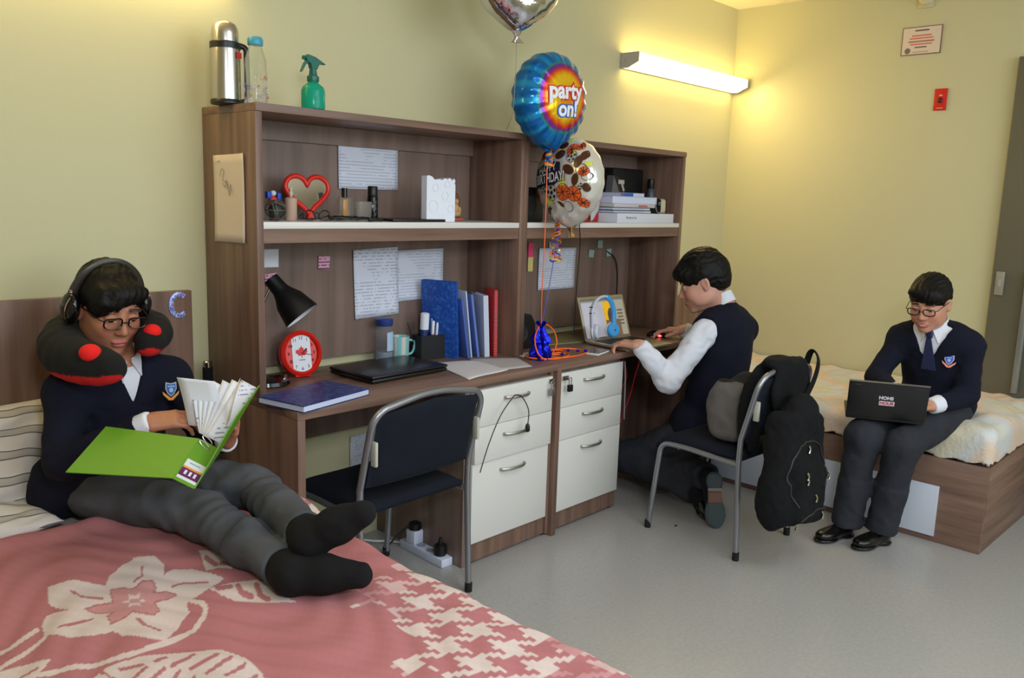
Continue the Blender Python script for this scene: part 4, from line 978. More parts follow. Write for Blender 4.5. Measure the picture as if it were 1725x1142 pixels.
SC[(u > .52) & (u < .86) & (v < .42)] = g(110, 84, 60)
rr = np.hypot((u-.68)/.10, (v-.52)/.22); SC[rr < 1] = g(74, 66, 58)
for k in range(5): SC[(u > .82) & (u < .95) & (np.abs(v-.3-.09*k) < .025)] = g(96, 84, 62)
SC[(v > .45) & (v < .60) & (u > .6) & (u < .66)] = g(60, 56, 54)
scr = grid_mesh('screen', -.150+u*.300, np.full(u.shape, -.0006), .014+v*.188, screen_mat('laptop_screen', .55), ld, SC.reshape(-1, 3), flip=True)
t = thing('phone', 'white edged smartphone lying before the open laptop', 'phone', (1.575, -.50, DZ), .25)
MB().box(-.066, .066, -.033, .033, .0, .0075, .003).build('body', WHITE_P, t)
MB().box(-.052, .052, -.030, .030, .0076, .008).build('screen', BLACK_G, t)
sheet('exercise_book', 'green and yellow exercise book lying behind the headphones', 'book', [(1.60, -.04, DZ+.006), (1.90, -.05, DZ+.006), (1.80, -.30, DZ+.006), (1.50, -.24, DZ+.006)], mat('olive_sheet', (130, 124, 80), .6), curl=.002, thick=.004)
sheet('paper_sheet', 'pale folded paper lying beside the blue weight', 'paper', [(1.24, -.32, DZ+.003), (1.33, -.30, DZ+.003), (1.31, -.35, DZ+.003), (1.23, -.37, DZ+.003)], PAPER, curl=.001, thick=.001)
t = thing('mouse', 'black computer mouse glowing red under the right hand of the kneeling boy', 'mouse', (2.20, -.40, DZ), .3)
MB().ell((0, 0, .0), (.032, .055, .034), 24, 14).build('shell', BLACK_G, t)
ml = MB().ell((-.027, -.022, .010), (.006, .010, .006), 12, 8).build('light', emis('mouse_red', (1, .03, .02), 6), t)
cord('cable', 'red cable hanging behind the far desk edge', [(1.70, -.53, DZ+.003), (1.785, -.57, DZ+.002), (1.80, -.575, .70), (1.79, -.56, .62), (1.81, -.53, .54), (1.77, -.52, .44), (1.75, -.5, .34)], .0025, mat('red_cable', (170, 20, 40), .4))
cord('cable', 'second red cable crossing the first under the far desk', [(1.76, -.50, .718), (1.80, -.51, .62), (1.765, -.50, .54), (1.755, -.5, .44), (1.765, -.48, .38)], .0022, mat('red_cable', (170, 20, 40), .4))
cord('cable', 'pale cable hanging beside the right drawer cabinet', [(1.735, -.54, .70), (1.738, -.545, .62), (1.75, -.54, .50), (1.768, -.53, .42)], .0028, mat('pale_cable', (150, 146, 142), .5))
# cord on the left cabinet handle
cord('charging_cable', 'thin black cord with jack looped over the top drawer handle', [(.755, -.60, .40), (.80, -.597, .50), (.86, -.596, .60), (.925, -.592, .657), (.955, -.588, .668), (.985, -.592, .655), (1.02, -.596, .60), (1.018, -.598, .545)], .0022, BLACK)
t = thing('audio_jack', 'small black plug end hanging from the cord on the drawer', 'plug', (1.016, -.598, .517))
MB().lathe([(.004, .028), (.009, .020), (.010, .0), (.006, -.006)], 14).build('plug', BLACK, t)

# ---------------------------------------------------------------- power strip
t = thing('power_strip', 'white power strip on the floor under the near desk', 'power strip', (.715, -.345, 0), math.radians(-93))
MB().box(-.135, .135, -.028, .028, .0, .034, .004).build('housing', mat('strip_white', (212, 218, 236), .4), t)
for x in (-.09, -.03, .03, .09): MB().lathe([(.018, .0342), (.018, .0346)], 20, (x, 0, 0)).build('socket', mat('socket_grey', (150, 156, 170), .5), t)
t = thing('power_adapter', 'white adapter cube with black round plug on the power strip', 'adapter', (.718, -.275, .035))
MB().box(-.026, .026, -.026, .026, .0, .055, .004).build('cube', mat('strip_white', (212, 218, 236), .4), t)
MB().lathe([(.024, .0555), (.027, .062), (.025, .082), (.012, .088)], 24).build('plug', BLACK, t)
t = thing('power_plug', 'black plug standing on the right end of the power strip', 'plug', (.712, -.435, .035))
MB().lathe([(.023, .0), (.027, .010), (.025, .040), (.010, .050), (.006, .070)], 20).build('plug', BLACK, t)
cord('cable', 'white cable curving from the power strip under the chair', [(.71, -.21, .012), (.69, -.15, .008), (.62, -.12, .02), (.52, -.10, .06), (.46, -.08, .12), (.43, -.05, .18)], .004, WHITE_P)
cord('cable', 'black cable running left from the adapter under the near desk', [(.69, -.262, .105), (.64, -.24, .06), (.55, -.25, .014), (.42, -.24, .006), (.25, -.20, .006)], .004, BLACK)
t = tag(MB().ell((0, 0, .002), (.012, .004, .002), 10, 6).build('dirt_speck', BLACK), 'tiny dark speck on the pale floor beside the right cabinet', 'speck'); t.location = (1.74, -.86, .0)
# ---------------------------------------------------------------- implicit surfaces, meshed as one continuous skin
def v3(*a): return np.array(a, float)
def nrm(a): a = np.asarray(a, float); return a/np.linalg.norm(a)
def frame(fwd, up=(0, 0, 1)):
    """columns: x = the person's left, y = forward, z = up"""
    y = nrm(fwd); u = np.asarray(up, float); x = nrm(np.cross(y, u)); z = np.cross(x, y)
    return np.stack([-x, y, z], 1)
class Sdf:
    def __init__(s, k=.03): s.p = []; s.k = k; s.mod = None
    def add(s, fn, lo, hi, k=None, op='+'): s.p.append((fn, np.array(lo, float), np.array(hi, float), s.k if k is None else k, op)); return s
    def cone(s, a, b, ra, rb, k=None, op='+'):
        a = np.array(a, float); b = np.array(b, float); ba = b-a; l2 = ba@ba; rr = ra-rb; a2 = max(l2-rr*rr, 1e-9); il2 = 1/max(l2, 1e-12)
        def fn(P):
            pa = P-a; y = pa@ba; z = y-l2
            xx = pa*l2-y[:, None]*ba; x2 = (xx*xx).sum(1); y2 = y*y*l2; z2 = z*z*l2
            kk = np.sign(rr)*rr*rr*x2
            d = (np.sqrt(x2*a2*il2)+y*rr)*il2-ra
            c1 = np.sign(z)*a2*z2 > kk; d = np.where(c1, np.sqrt(x2+z2)*il2-rb, d)
            c2 = (~c1) & (np.sign(y)*a2*y2 < kk); return np.where(c2, np.sqrt(x2+y2)*il2-ra, d)
        r = max(ra, rb); return s.add(fn, np.minimum(a, b)-r, np.maximum(a, b)+r, k, op)
    def cap(s, a, b, ra, rb, k=None, op='+', rd=.004):
        """tapered cylinder with flat ends (a cuff, a hem)"""
        a = np.array(a, float); b = np.array(b, float); L = np.linalg.norm(b-a); u = (b-a)/L
        def fn(P):
            pa = P-a; y = pa@u; x = np.sqrt(np.maximum((pa*pa).sum(1)-y*y, 0)); t = np.clip(y/L, 0, 1)
            dx = (x-(ra+(rb-ra)*t)); dy = np.abs(y-L/2)-L/2
            return np.minimum(np.maximum(dx+rd, dy+rd), 0)+np.hypot(np.maximum(dx+rd, 0), np.maximum(dy+rd, 0))-rd
        r = max(ra, rb); return s.add(fn, np.minimum(a, b)-r, np.maximum(a, b)+r, k, op)
    def ell(s, c, r, R=None, k=None, op='+'):
        c = np.array(c, float); r = np.array(r, float); R = np.eye(3) if R is None else R
        def fn(P):
            q = (P-c)@R; k0 = np.sqrt(((q/r)**2).sum(1)); k1 = np.sqrt(((q/(r*r))**2).sum(1))
            return k0*(k0-1)/np.maximum(k1, 1e-6)
        e = np.abs(R)@r; return s.add(fn, c-e, c+e, k, op)
    def box(s, c, h, rd, R=None, k=None, op='+'):
        c = np.array(c, float); h = np.array(h, float)-rd; R = np.eye(3) if R is None else R
        def fn(P):
            q = np.abs((P-c)@R)-h
            return np.sqrt((np.maximum(q, 0)**2).sum(1))+np.minimum(q.max(1), 0)-rd
        e = np.abs(R)@(h+rd); return s.add(fn, c-e, c+e, k, op)
    def ev(s, P):
        d = np.full(len(P), 1.0); lo = P.min(0) if len(P) else None; hi = P.max(0) if len(P) else None
        for fn, a, b, k, op in s.p:
            m = .03+k
            if (a-m > hi).any() or (b+m < lo).any(): continue
            M = ((P > a-m) & (P < b+m)).all(1)
            if not M.any(): continue
            q = fn(P[M]); e = d[M]
            if op == '+':
                h = np.maximum(k-np.abs(e-q), 0)/max(k, 1e-9); d[M] = np.minimum(e, q)-h*h*k*.25
            elif op == '-':
                q = -q; h = np.maximum(k-np.abs(e-q), 0)/max(k, 1e-9); d[M] = np.maximum(e, q)+h*h*k*.25
        if s.mod is not None: d = s.mod(P, d)
        return d
    def mesh(s, h, lo=None, hi=None):
        if lo is None:
            lo = np.min([p[1] for p in s.p if p[4] == '+'], 0); hi = np.max([p[2] for p in s.p if p[4] == '+'], 0)
        lo = np.array(lo)-.02; hi = np.array(hi)+.02; B = 8; H = B*h
        nb = np.ceil((hi-lo)/H).astype(int); G = nb*B+1
        A = np.ones(G, np.float32)
        gx = np.arange(B+1)*h; loc = np.stack(np.meshgrid(gx, gx, gx, indexing='ij'), -1).reshape(-1, 3)
        bi = np.stack(np.meshgrid(*[np.arange(n) for n in nb], indexing='ij'), -1).reshape(-1, 3)
        cen = lo+(bi+.5)*H
        # coarse sign by testing block centres in slabs
        dc = np.concatenate([s.ev(cen[i:i+4096]) for i in range(0, len(cen), 4096)])
        act = np.abs(dc) < H*1.25
        for b3, d0 in zip(bi[dc < -H*1.2], dc[dc < -H*1.2]):
            x, y, z = b3*B; A[x:x+B+1, y:y+B+1, z:z+B+1] = -1
        ab = bi[act]
        # evaluate neighbouring blocks together so whole rows share the culling
        for j in range(len(ab)):
            x, y, z = ab[j]*B
            A[x:x+B+1, y:y+B+1, z:z+B+1] = s.ev(lo+ab[j]*H+loc).reshape(B+1, B+1, B+1)
        S = A < 0
        c = [S[i:G[0]-1+i, j:G[1]-1+j, k:G[2]-1+k] for i in (0, 1) for j in (0, 1) for k in (0, 1)]
        an = c[0].copy(); al = c[0].copy()
        for q in c[1:]: an |= q; al &= q
        cell = np.argwhere(an & ~al); del an, al, c
        V = np.stack([A[cell[:, 0]+i, cell[:, 1]+j, cell[:, 2]+k] for i in (0, 1) for j in (0, 1) for k in (0, 1)], 1)
        cor = np.array([(i, j, k) for i in (0, 1) for j in (0, 1) for k in (0, 1)], float)
        E_ = [(a, b) for a in range(8) for b in range(a+1, 8) if np.abs(cor[a]-cor[b]).sum() == 1]
        acc = np.zeros((len(cell), 3)); cnt = np.zeros(len(cell))
        for a, b in E_:
            m = (V[:, a] < 0) != (V[:, b] < 0); t = V[m, a]/(V[m, a]-V[m, b])
            acc[m] += cor[a]+(cor[b]-cor[a])*t[:, None]; cnt[m] += 1
        pos = lo+(cell+acc/cnt[:, None])*h
        n1, n2, n3 = G-1
        key = (cell[:, 0]*n2+cell[:, 1])*n3+cell[:, 2]
        quads = []
        for ax in range(3):
            o = [0, 0, 0]; o[ax] = 1
            S0 = S[:G[0]-o[0], :G[1]-o[1], :G[2]-o[2]]; S1 = S[o[0]:, o[1]:, o[2]:]
            e = np.argwhere(S0 != S1); ins = S0[e[:, 0], e[:, 1], e[:, 2]]
            u, w = (ax+1) % 3, (ax+2) % 3
            ok = (e[:, u] > 0) & (e[:, w] > 0) & (e[:, u] < G[u]-1) & (e[:, w] < G[w]-1); e = e[ok]; ins = ins[ok]
            ids = []
            for du, dw in ((1, 1), (0, 1), (0, 0), (1, 0)):
                q = e.copy(); q[:, u] -= du; q[:, w] -= dw
                ids.append(np.searchsorted(key, (q[:, 0]*n2+q[:, 1])*n3+q[:, 2]))
            Q = np.stack(ids, 1); Q[~ins] = Q[~ins][:, ::-1]; quads.append(Q)
        return pos, np.concatenate(quads)
def skin(name, sdf, h, m, parent, colors=None, org=None, relax=1):
    P, Q = sdf.mesh(h)
    for _ in range(relax):
        acc = np.zeros_like(P); n = np.zeros(len(P))
        for a, b in ((0, 1), (1, 2), (2, 3), (3, 0)):
            np.add.at(acc, Q[:, a], P[Q[:, b]]); np.add.at(acc, Q[:, b], P[Q[:, a]]); np.add.at(n, Q[:, a], 1); np.add.at(n, Q[:, b], 1)
        P = P*.5+.5*acc/np.maximum(n, 1)[:, None]
    C = colors(P) if colors is not None else None
    o_ = np.array(parent.location) if parent else np.zeros(3)
    return mesh_np(name, P-o_, Q, m, parent, C)
def snoise(P, f, seed=0.0):
    x, y, z = P[:, 0]*f, P[:, 1]*f, P[:, 2]*f
    a = np.sin(x*1.3+seed+1.7*np.sin(y*.9+seed*2)+.8*np.sin(z*1.9)); b = np.sin(y*1.7-seed+1.5*np.sin(z*1.1+seed)+.9*np.sin(x*.7))
    c = np.sin(z*1.5+2*seed+1.6*np.sin(x*1.2-seed)); return (a*b+b*c+c*a)/2
# ---------------------------------------------------------------- chairs
def chair(label, x, y, rz, hw):
    t = thing('metal_chair', label, 'chair', (x, y, 0), rz, 'grey tube chairs with navy seats')
    r = .0115
    fr = MB(); path = fillet([(-hw, -.205, .50), (-hw, -.262, .725), (-hw+.03, -.272, .765), (-.05, -.276, .792), (.05, -.276, .792), (hw-.03, -.272, .765), (hw, -.262, .725), (hw, -.205, .50)], .035, 6)
    fr.tube(path, r, 14)
    fr.build('back_frame', STEEL, t)
    for s in (-1, 1):
        lg = MB().tube(fillet([(s*hw, -.222, .008), (s*hw, -.203, .40), (s*hw, -.205, .502)], .03, 4), r, 14).build('leg', STEEL, t)
        MB().lathe([(.0135, 0), (.0138, .003), (.0138, .034), (.0125, .035)], 16, (s*hw, -.2225, 0)).build('rubber_foot', RUBBER, lg)
        lg = MB().tube(fillet([(s*(hw-.008), .225, .008), (s*(hw-.016), .185, .398), (s*(hw-.018), .06, .402), (s*(hw-.008), -.196, .392)], .045, 7), r, 14).build('leg', STEEL, t)
        MB().lathe([(.0135, 0), (.0138, .003), (.0138, .034), (.0125, .035)], 16, (s*(hw-.008), .226, 0)).build('rubber_foot', RUBBER, lg)
        MB().box(s*(hw-.016)-.006, s*(hw-.016)+.006, -.268, -.243, .585, .665, .004).build('bracket', mat('bracket_cream', (186, 184, 172), .5), t)
    MB().tube([(-hw+.02, .10, .392), (hw-.02, .10, .392)], .008, 10).build('cross_bar', STEEL, t)
    n = 26; G = []; u = np.linspace(-1, 1, n)
    U, V_ = np.meshgrid(u, u, indexing='ij')
    rr = lambda a, p: np.clip(1-np.abs(a)**p, 0, 1)
    th = (rr(U, 8)*rr(V_, 8))**.5
    X = U*(hw-.02); Y = .008+V_*.205
    Zt = .418+.022*th+(-.035)*np.clip((V_-.6)/.4, 0, 1)**2+.004*U**2
    Zb = .404+(-.035)*np.clip((V_-.6)/.4, 0, 1)**2+0*U
    a = np.stack([X, Y, Zt], -1).reshape(-1, 3); b = np.stack([X, Y, Zb], -1).reshape(-1, 3)
    i = np.arange((n-1)**2); q = (i//(n-1))*n+i % (n-1)
    Q = np.concatenate([np.stack([q, q+n, q+n+1, q+1], 1), np.stack([q, q+1, q+n+1, q+n], 1)+n*n])
    rim = []
    for e in range(n-1):
        for (p0, p1) in ((e, e+1), ((n-1)*n+e+1, (n-1)*n+e), ((e+1)*n, e*n), (e*n+n-1, (e+1)*n+n-1)): rim.append((p0, p1, p1+n*n, p0+n*n))
    mesh_np('seat', np.concatenate([a, b]), np.concatenate([Q, np.array(rim)]), NAVY, t)
    bb = Sdf(.01)
    P0 = []
    w_ = hw-.019
    for s_ in range(1):
        pass
    U, V_ = np.meshgrid(u, u, indexing='ij'); th = (rr(U, 10)*rr(V_, 6))**.5
    topz = .752+.026*np.clip(1-np.abs(U)*1.1, 0, 1); zb = .502
    Z = zb+(topz-zb)*(V_+1)/2; Yc = -.208-(Z-.5)*.24+.0-.018*(1-U**2)
    a = np.stack([U*w_, Yc-.013*th, Z], -1).reshape(-1, 3); b = np.stack([U*w_, Yc+.013*th, Z], -1).reshape(-1, 3)
    Q = np.concatenate([np.stack([q, q+n, q+n+1, q+1], 1), np.stack([q, q+1, q+n+1, q+n], 1)+n*n])
    mesh_np('backrest', np.concatenate([a, b]), np.concatenate([Q, np.array(rim)]), NAVY, t)
    return t
chair('empty grey metal chair with navy seat at the near desk', .376, -.470, math.radians(2), .243)
chair('grey metal chair loaded with bags behind the kneeling boy', 1.825, -1.015, math.radians(-3), .208)

# ---------------------------------------------------------------- bags on the far chair
t = thing('backpack', 'large black backpack hanging from the back of the far chair', 'backpack', (1.70, -1.39, .12))
s = Sdf(.03)
Rb = np.array(Euler((math.radians(-4), math.radians(9), math.radians(-3))).to_matrix())
c0 = v3(1.700, -1.385, .415)
def W_(p): return c0+Rb@np.array(p, float)
s.box(W_((0, 0, 0)), (.162, .062, .225), .055, Rb)
s.box(W_((.01, -.055, -.085)), (.125, .045, .125), .04, Rb)
s.ell(W_((.0, -.02, .20)), (.105, .055, .09), Rb)
s.ell(W_((.135, .0, -.03)), (.055, .06, .15), Rb)
s.ell(W_((-.13, .0, -.12)), (.05, .06, .12), Rb)
s.mod = lambda P, d: d+.006*snoise(P, 26, 1)+.003*snoise(P, 60, 2)
skin('pack_body', s, .006, BLACK_F, t)
hs = MB()
hs.tube([tuple(np.array(p)-np.array((1.70, -1.39, .12))) for p in spline([W_((-.04, .05, .22)), (1.80, -1.31, .80), (1.805, -1.255, .785), (1.86, -1.20, .60)], 8)], .022, 10, flat=.25)
hs.build('shoulder_strap', BLACK_F, t)
hs = MB(); hs.tube([tuple(np.array(p)-np.array((1.70, -1.39, .12))) for p in spline([W_((.08, .04, .20)), (1.93, -1.345, .72), (2.005, -1.325, .80), (2.02, -1.28, .815), (2.02, -1.245, .6)], 8)], .018, 10, flat=.25); hs.build('shoulder_strap', BLACK_F, t)
hs = MB(); hs.tube([tuple(np.array(p)-np.array((1.70, -1.39, .12))) for p in spline([W_((.12, .03, .12)), W_((.19, .02, .10)), W_((.17, -.02, .04))], 8)], .014, 8, flat=.3); hs.build('side_strap', BLACK_F, t)
def pack_front(x, z):
    best = -1.50
    for yy in np.arange(-1.60, -1.30, .004):
        if s.ev(np.array([[x, yy, z]]))[0] < 0.001: best = yy; break
    return best-.003
for x_, z_ in ((1.70, .50), (1.615, .42), (1.805, .385), (1.70, .315), (1.585, .225), (1.745, .24), (1.62, .40)):
    q = v3(x_, pack_front(x_, z_), z_)-np.array((1.70, -1.39, .12))
    MB().tube([(q[0], q[1], q[2]+.012), (q[0]+.002, q[1]-.006, q[2]), (q[0]-.002, q[1]-.004, q[2]-.016)], [.0045, .0035, .0055], 8).build('zip_pull', CHROME, t)
o0 = np.array((1.70, -1.39, .12))
for k_, line in enumerate(([(1.58, .30), (1.56, .40), (1.60, .49), (1.70, .53), (1.80, .49), (1.83, .38), (1.81, .28)], [(1.60, .24), (1.68, .262), (1.76, .262), (1.80, .25)])):
    MB().tube([tuple(v3(p.x, pack_front(p.x, p.y), p.y)-o0) for p in spline([(a, b_, 0) for a, b_ in line], 6)], .0035, 6).build('zip_line', mat('zip_grey', (44, 44, 46), .5), t)
t = thing('shoulder_bag', 'grey and black bag lying on the seat of the far chair', 'bag', (1.76, -1.08, .445))
s = Sdf(.03)
s.box((1.790, -1.095, .570), (.120, .070, .120), .045)
s.ell((1.715, -1.055, .585), (.05, .065, .125))
s.ell((1.83, -1.10, .66), (.09, .06, .07))
s.mod = lambda P, d: np.maximum(d+.005*snoise(P, 30, 4), .445-P[:, 2])
def bagc(P):
    C = np.zeros((len(P), 3)); C[:] = lin((98, 93, 92)); C[(P[:, 2] > .70) | ((P[:, 0] > 1.745) & (P[:, 0] < 1.775))] = lin((16, 16, 18)); C[P[:, 2] < .462] = lin((30, 30, 32)); return C
skin('bag_body', s, .006, attr_mat('bag_cloth', .9, 400, .001), t, bagc)
t = thing('jacket', 'black jacket bundled over the top bar of the far chair', 'jacket', (1.78, -1.26, .60))
s = Sdf(.03)
s.ell((1.74, -1.215, .70), (.105, .03, .10)); s.ell((1.79, -1.305, .70), (.14, .03, .12)); s.ell((1.87, -1.30, .68), (.12, .028, .12)); s.ell((1.86, -1.285, .79), (.11, .028, .025)); s.ell((1.75, -1.262, .805), (.075, .045, .028)); s.ell((1.66, -1.19, .60), (.03, .025, .12)); s.ell((1.665, -1.225, .52), (.02, .03, .08))
s.mod = lambda P, d: d+.005*snoise(P, 34, 7)
skin('jacket_cloth', s, .006, BLACK_F, t)

# ---------------------------------------------------------------- foil balloons
def foil_balloon(R, b_, n=96, crimp=18, rings=26, cr=1.0):
    """round foil balloon in the local xz plane, front towards -y; returns verts, quads"""
    V_ = []; 
    for k in range(2*rings+1):
        a = PI*k/(2*rings)  # 0 front pole .. PI back pole
        for j in range(n):
            th = 2*PI*j/n
            e = math.sin(a)**6
            r = R*math.sin(a)**.85*(1-.022*cr*e*(.5+.5*math.cos(crimp*th)))*(1+.13*math.exp(-((math.atan2(math.sin(th+PI/2), math.cos(th+PI/2)))/.30)**2)) if 0 < k < 2*rings else .0005
            y = -b_*math.cos(a)*(abs(math.cos(a))**-.25 if abs(math.cos(a)) > 1e-3 else 1)*(1-.25*cr*math.sin(a)**4*(.5+.5*math.cos(crimp*th)))
            V_.append((r*math.cos(th), y, r*math.sin(th)))
    Q = [(k*n+j, k*n+(j+1) % n, (k+1)*n+(j+1) % n, (k+1)*n+j) for k in range(2*rings) for j in range(n)]
    return np.array(V_), np.array(Q)
def on_foil(x, z, R, b_, off):
    q = min(math.hypot(x, z)/R, .985); s_ = q**(1/.85); c_ = math.sqrt(max(1-s_*s_, 1e-6))
    return -b_*c_**.75-off
def decal(name, shapes, R, b_, m, parent, off=.0015):
    """flat shapes (lists of xz outlines) laid on the curved foil"""
    bm_ = bmesh.new()
    for poly in shapes:
        vs = [bm_.verts.new((x, 0, z)) for x, z in poly]
        try: bm_.faces.new(vs)
        except ValueError: continue
    bmesh.ops.triangulate(bm_, faces=bm_.faces)
    for _ in range(2): bmesh.ops.subdivide_edges(bm_, edges=[e for e in bm_.edges if e.calc_length() > .012], cuts=1, use_grid_fill=True)
    for v in bm_.verts: v.co.y = on_foil(v.co.x, v.co.z, R, b_, off)
    me = bpy.data.meshes.new(name); bm_.to_mesh(me); bm_.free(); me.materials.append(m)
    o = bpy.data.objects.new(name, me); COL.objects.link(o); o.parent = parent
    return o
def foil_text(name, s_, size, m, parent, cx, cz, R, b_, off, bold=0, sx=1, shear=0, rot=0):
    me = text_mesh(s_, size, 0, shear, bold); me.name = name; me.materials.clear(); me.materials.append(m)
    bm_ = bmesh.new(); bm_.from_mesh(me)
    bmesh.ops.triangulate(bm_, faces=bm_.faces)
    for _ in range(2): bmesh.ops.subdivide_edges(bm_, edges=[e for e in bm_.edges if e.calc_length() > .014], cuts=1)
    cr, sr = math.cos(rot), math.sin(rot)
    for v in bm_.verts:
        x, z = v.co.x*sx, v.co.y; x, z = x*cr-z*sr+cx, x*sr+z*cr+cz
        v.co = (x, on_foil(x, z, R, b_, off), z)
    bm_.to_mesh(me); bm_.free()
    o = bpy.data.objects.new(name, me); COL.objects.link(o); o.parent = parent; return o
def circ(cx, cz, r, n=28, rx=1.0, a0=0): return [(cx+r*rx*math.cos(2*PI*k/n+a0), cz+r*math.sin(2*PI*k/n+a0)) for k in range(n)]
def balloon_base(label, loc, rz, R, b_, m, colorf, name='foil_balloon', ry=0, rx=0):
    t = thing(name, label, 'balloon', loc, rot=(rx, ry, rz))
    V_, Q = foil_balloon(R, b_, cr=(.45 if m is MATS.get('printed_foil_white') else 1.0) if colorf else .15)
    C = colorf(V_) if colorf else None
    o = mesh_np('envelope', V_, Q, m, t, C)
    nk = MB(); nk.rings([[( .012*k2*math.cos(a)*(1+.3*math.cos(5*a)), .006*k2*math.sin(a), -R*1.10-z) for a in [i*PI/8 for i in range(16)]] for k2, z in ((2.6, -.012), (1.4, .010), (.6, .022), (1.3, .034), (1.9, .044))])
    nk.build('neck', m if not colorf else MATS['balloon_neck'], t)
    return t
BF = attr_mat('printed_foil', .2, 34, .004, Metallic=.55)
MATS['balloon_neck'] = foil('balloon_neck', (30, 110, 190), .2, .8)
def rings_col(V_):
    r = np.hypot(V_[:, 0], V_[:, 2]); C = np.zeros((len(V_), 3)); th = np.arctan2(V_[:, 2], V_[:, 0])
    C[:] = lin((20, 110, 190))
    C[(np.sin(th*16) > .1)] = lin((36, 150, 214))
    front = V_[:, 1] < -.001
    for lim, c in ((.140, (40, 150, 120)), (.132, (120, 60, 160)), (.119, (226, 50, 40)), (.108, (244, 120, 30)), (.096, (248, 176, 30)), (.086, (250, 206, 30)), (.060, (248, 190, 40)), (.035, (244, 150, 30))):
        C[front & (r < lim)] = lin(c)
    return C
HD = lambda dx, dy: math.atan2(dx, -dy)   # rz that turns the front (-y) towards (dx, dy)
RB, BB = .182, .095
t = balloon_base('round blue and rainbow foil balloon reading party on!', (1.262, -.435, 1.820), math.radians(-4), RB, BB, BF, rings_col, ry=math.radians(-3))
WH = mat('foil_print_white', (236, 238, 244), .35); RD = mat('foil_print_red', (214, 30, 40), .35); BL = mat('foil_print_blue', (40, 90, 190), .35)
foil_text('lettering_outline', 'party', .088, RD, t, 0, .024, RB, BB, .0022, .0085)
foil_text('lettering', 'party', .088, WH, t, 0, .024, RB, BB, .0034, .0030)
foil_text('lettering_outline', 'on!', .082, BL, t, .010, -.045, RB, BB, .0022, .0080)
foil_text('lettering', 'on!', .082, WH, t, .010, -.045, RB, BB, .0034, .0028)
# sports balloon
def sport_col(V_):
    C = np.zeros((len(V_), 3)); C[:] = lin((222, 218, 210)); return C
MATS['balloon_neck'] = foil('balloon_neck_silver', (200, 170, 110), .2, .8)
R2, B2 = .176, .088
SP = attr_mat('printed_foil_white', .22, 30, .004, Metallic=.35)
t = balloon_base('foil balloon printed with sports balls reading HAPPY BIRTHDAY!', (1.405, -.440, 1.502), math.radians(-97), R2, B2, SP, sport_col, ry=math.radians(-6))
OR_, BR_, BKF, YL, GY = mat('ball_orange', (226, 96, 30), .3), mat('ball_brown', (84, 48, 30), .25, .2), mat('foil_print_black', (24, 24, 34), .35), mat('ball_yellow', (206, 214, 90), .35), mat('ball_grey', (150, 150, 156), .3)
orange, brown, yellow, white, lines, dots = [], [], [], [], [], []
def seam(cx, cz, r):
    for a in (0, PI/2, .6, 2.2):
        dx, dz = math.cos(a), math.sin(a)
        lines.append([(cx+dx*r+dz*.0012, cz+dz*r-dx*.0012), (cx-dx*r+dz*.0012, cz-dz*r-dx*.0012), (cx-dx*r-dz*.0012, cz-dz*r+dx*.0012), (cx+dx*r-dz*.0012, cz+dz*r+dx*.0012)])
for cx, cz, r in ((.045, -.055, .034), (.098, -.066, .030), (-.08, .115, .026), (.085, .115, .024), (-.135, -.06, .026), (-.01, -.145, .022), (.145, .02, .02)): orange.append(circ(cx, cz, r)); seam(cx, cz, r*.96)
for cx, cz, r, a in ((.030, .100, .028, .2), (.078, .034, .030, -.5), (.122, .062, .026, 1.2), (.110, -.010, .025, 1.3), (.012, -.108, .030, -.2), (-.055, -.125, .022, .5), (.04, .135, .022, .1), (-.01, .150, .018, .4)):
    brown.append([(cx+r*math.cos(q)*math.cos(a)-r*.62*math.sin(q)*math.sin(a), cz+r*math.cos(q)*math.sin(a)+r*.62*math.sin(q)*math.cos(a)) for q in [2*PI*k/24 for k in range(24)]])
brown += [circ(.140, .085, .020, 24, .7), circ(.150, -.045, .018, 24, .7)]
for cx, cz, r in ((.125, -.105, .020), (.115, .125, .016)): orange.append(circ(cx, cz, r)); seam(cx, cz, r*.96)
for cx, cz, r in ((.158, .05, .011), (.06, .155, .010), (.045, -.012, .018), (-.045, -.085, .018), (.03, .118, .013), (.1, .1, .010), (-.1, .06, .014)): yellow.append(circ(cx, cz, r))
for cx, cz, r in ((-.020, -.052, .032), (.09, .085, .022), (-.075, -.03, .022), (-.045, .13, .024), (.135, -.04, .016)):
    for k in range(5): dots.append(circ(cx+r*.68*math.cos(k*2*PI/5+.4), cz+r*.68*math.sin(k*2*PI/5+.4), r*.24, 6))
    dots.append(circ(cx, cz, r*.27, 6))
def ringshape(cx, cz, r, w_, n=28):
    return [[(cx+r*math.cos(2*PI*k/n), cz+r*math.sin(2*PI*k/n)), (cx+r*math.cos(2*PI*(k+1)/n), cz+r*math.sin(2*PI*(k+1)/n)), (cx+(r+w_)*math.cos(2*PI*(k+1)/n), cz+(r+w_)*math.sin(2*PI*(k+1)/n)), (cx+(r+w_)*math.cos(2*PI*k/n), cz+(r+w_)*math.sin(2*PI*k/n))] for k in range(n)]
outl = []
for cx, cz, r in ((.045, -.055, .034), (.098, -.066, .030), (-.020, -.052, .032), (.09, .085, .022), (-.075, -.03, .022), (-.045, .13, .024), (.135, .03, .020), (.06, -.115, .020), (.155, .0, .016)): outl += ringshape(cx, cz, r, .002)
for nm, lst, m_, of in (('basketball', orange, OR_, .0012), ('football', brown, BR_, .0018), ('tennis_ball', yellow, YL, .0016)):
    for sh_ in lst: decal(nm, [sh_], R2, B2, m_, t, of)
decal('ball_seams', lines, R2, B2, BKF, t, .0026); decal('ball_patches', dots+outl, R2, B2, BKF, t, .0022)
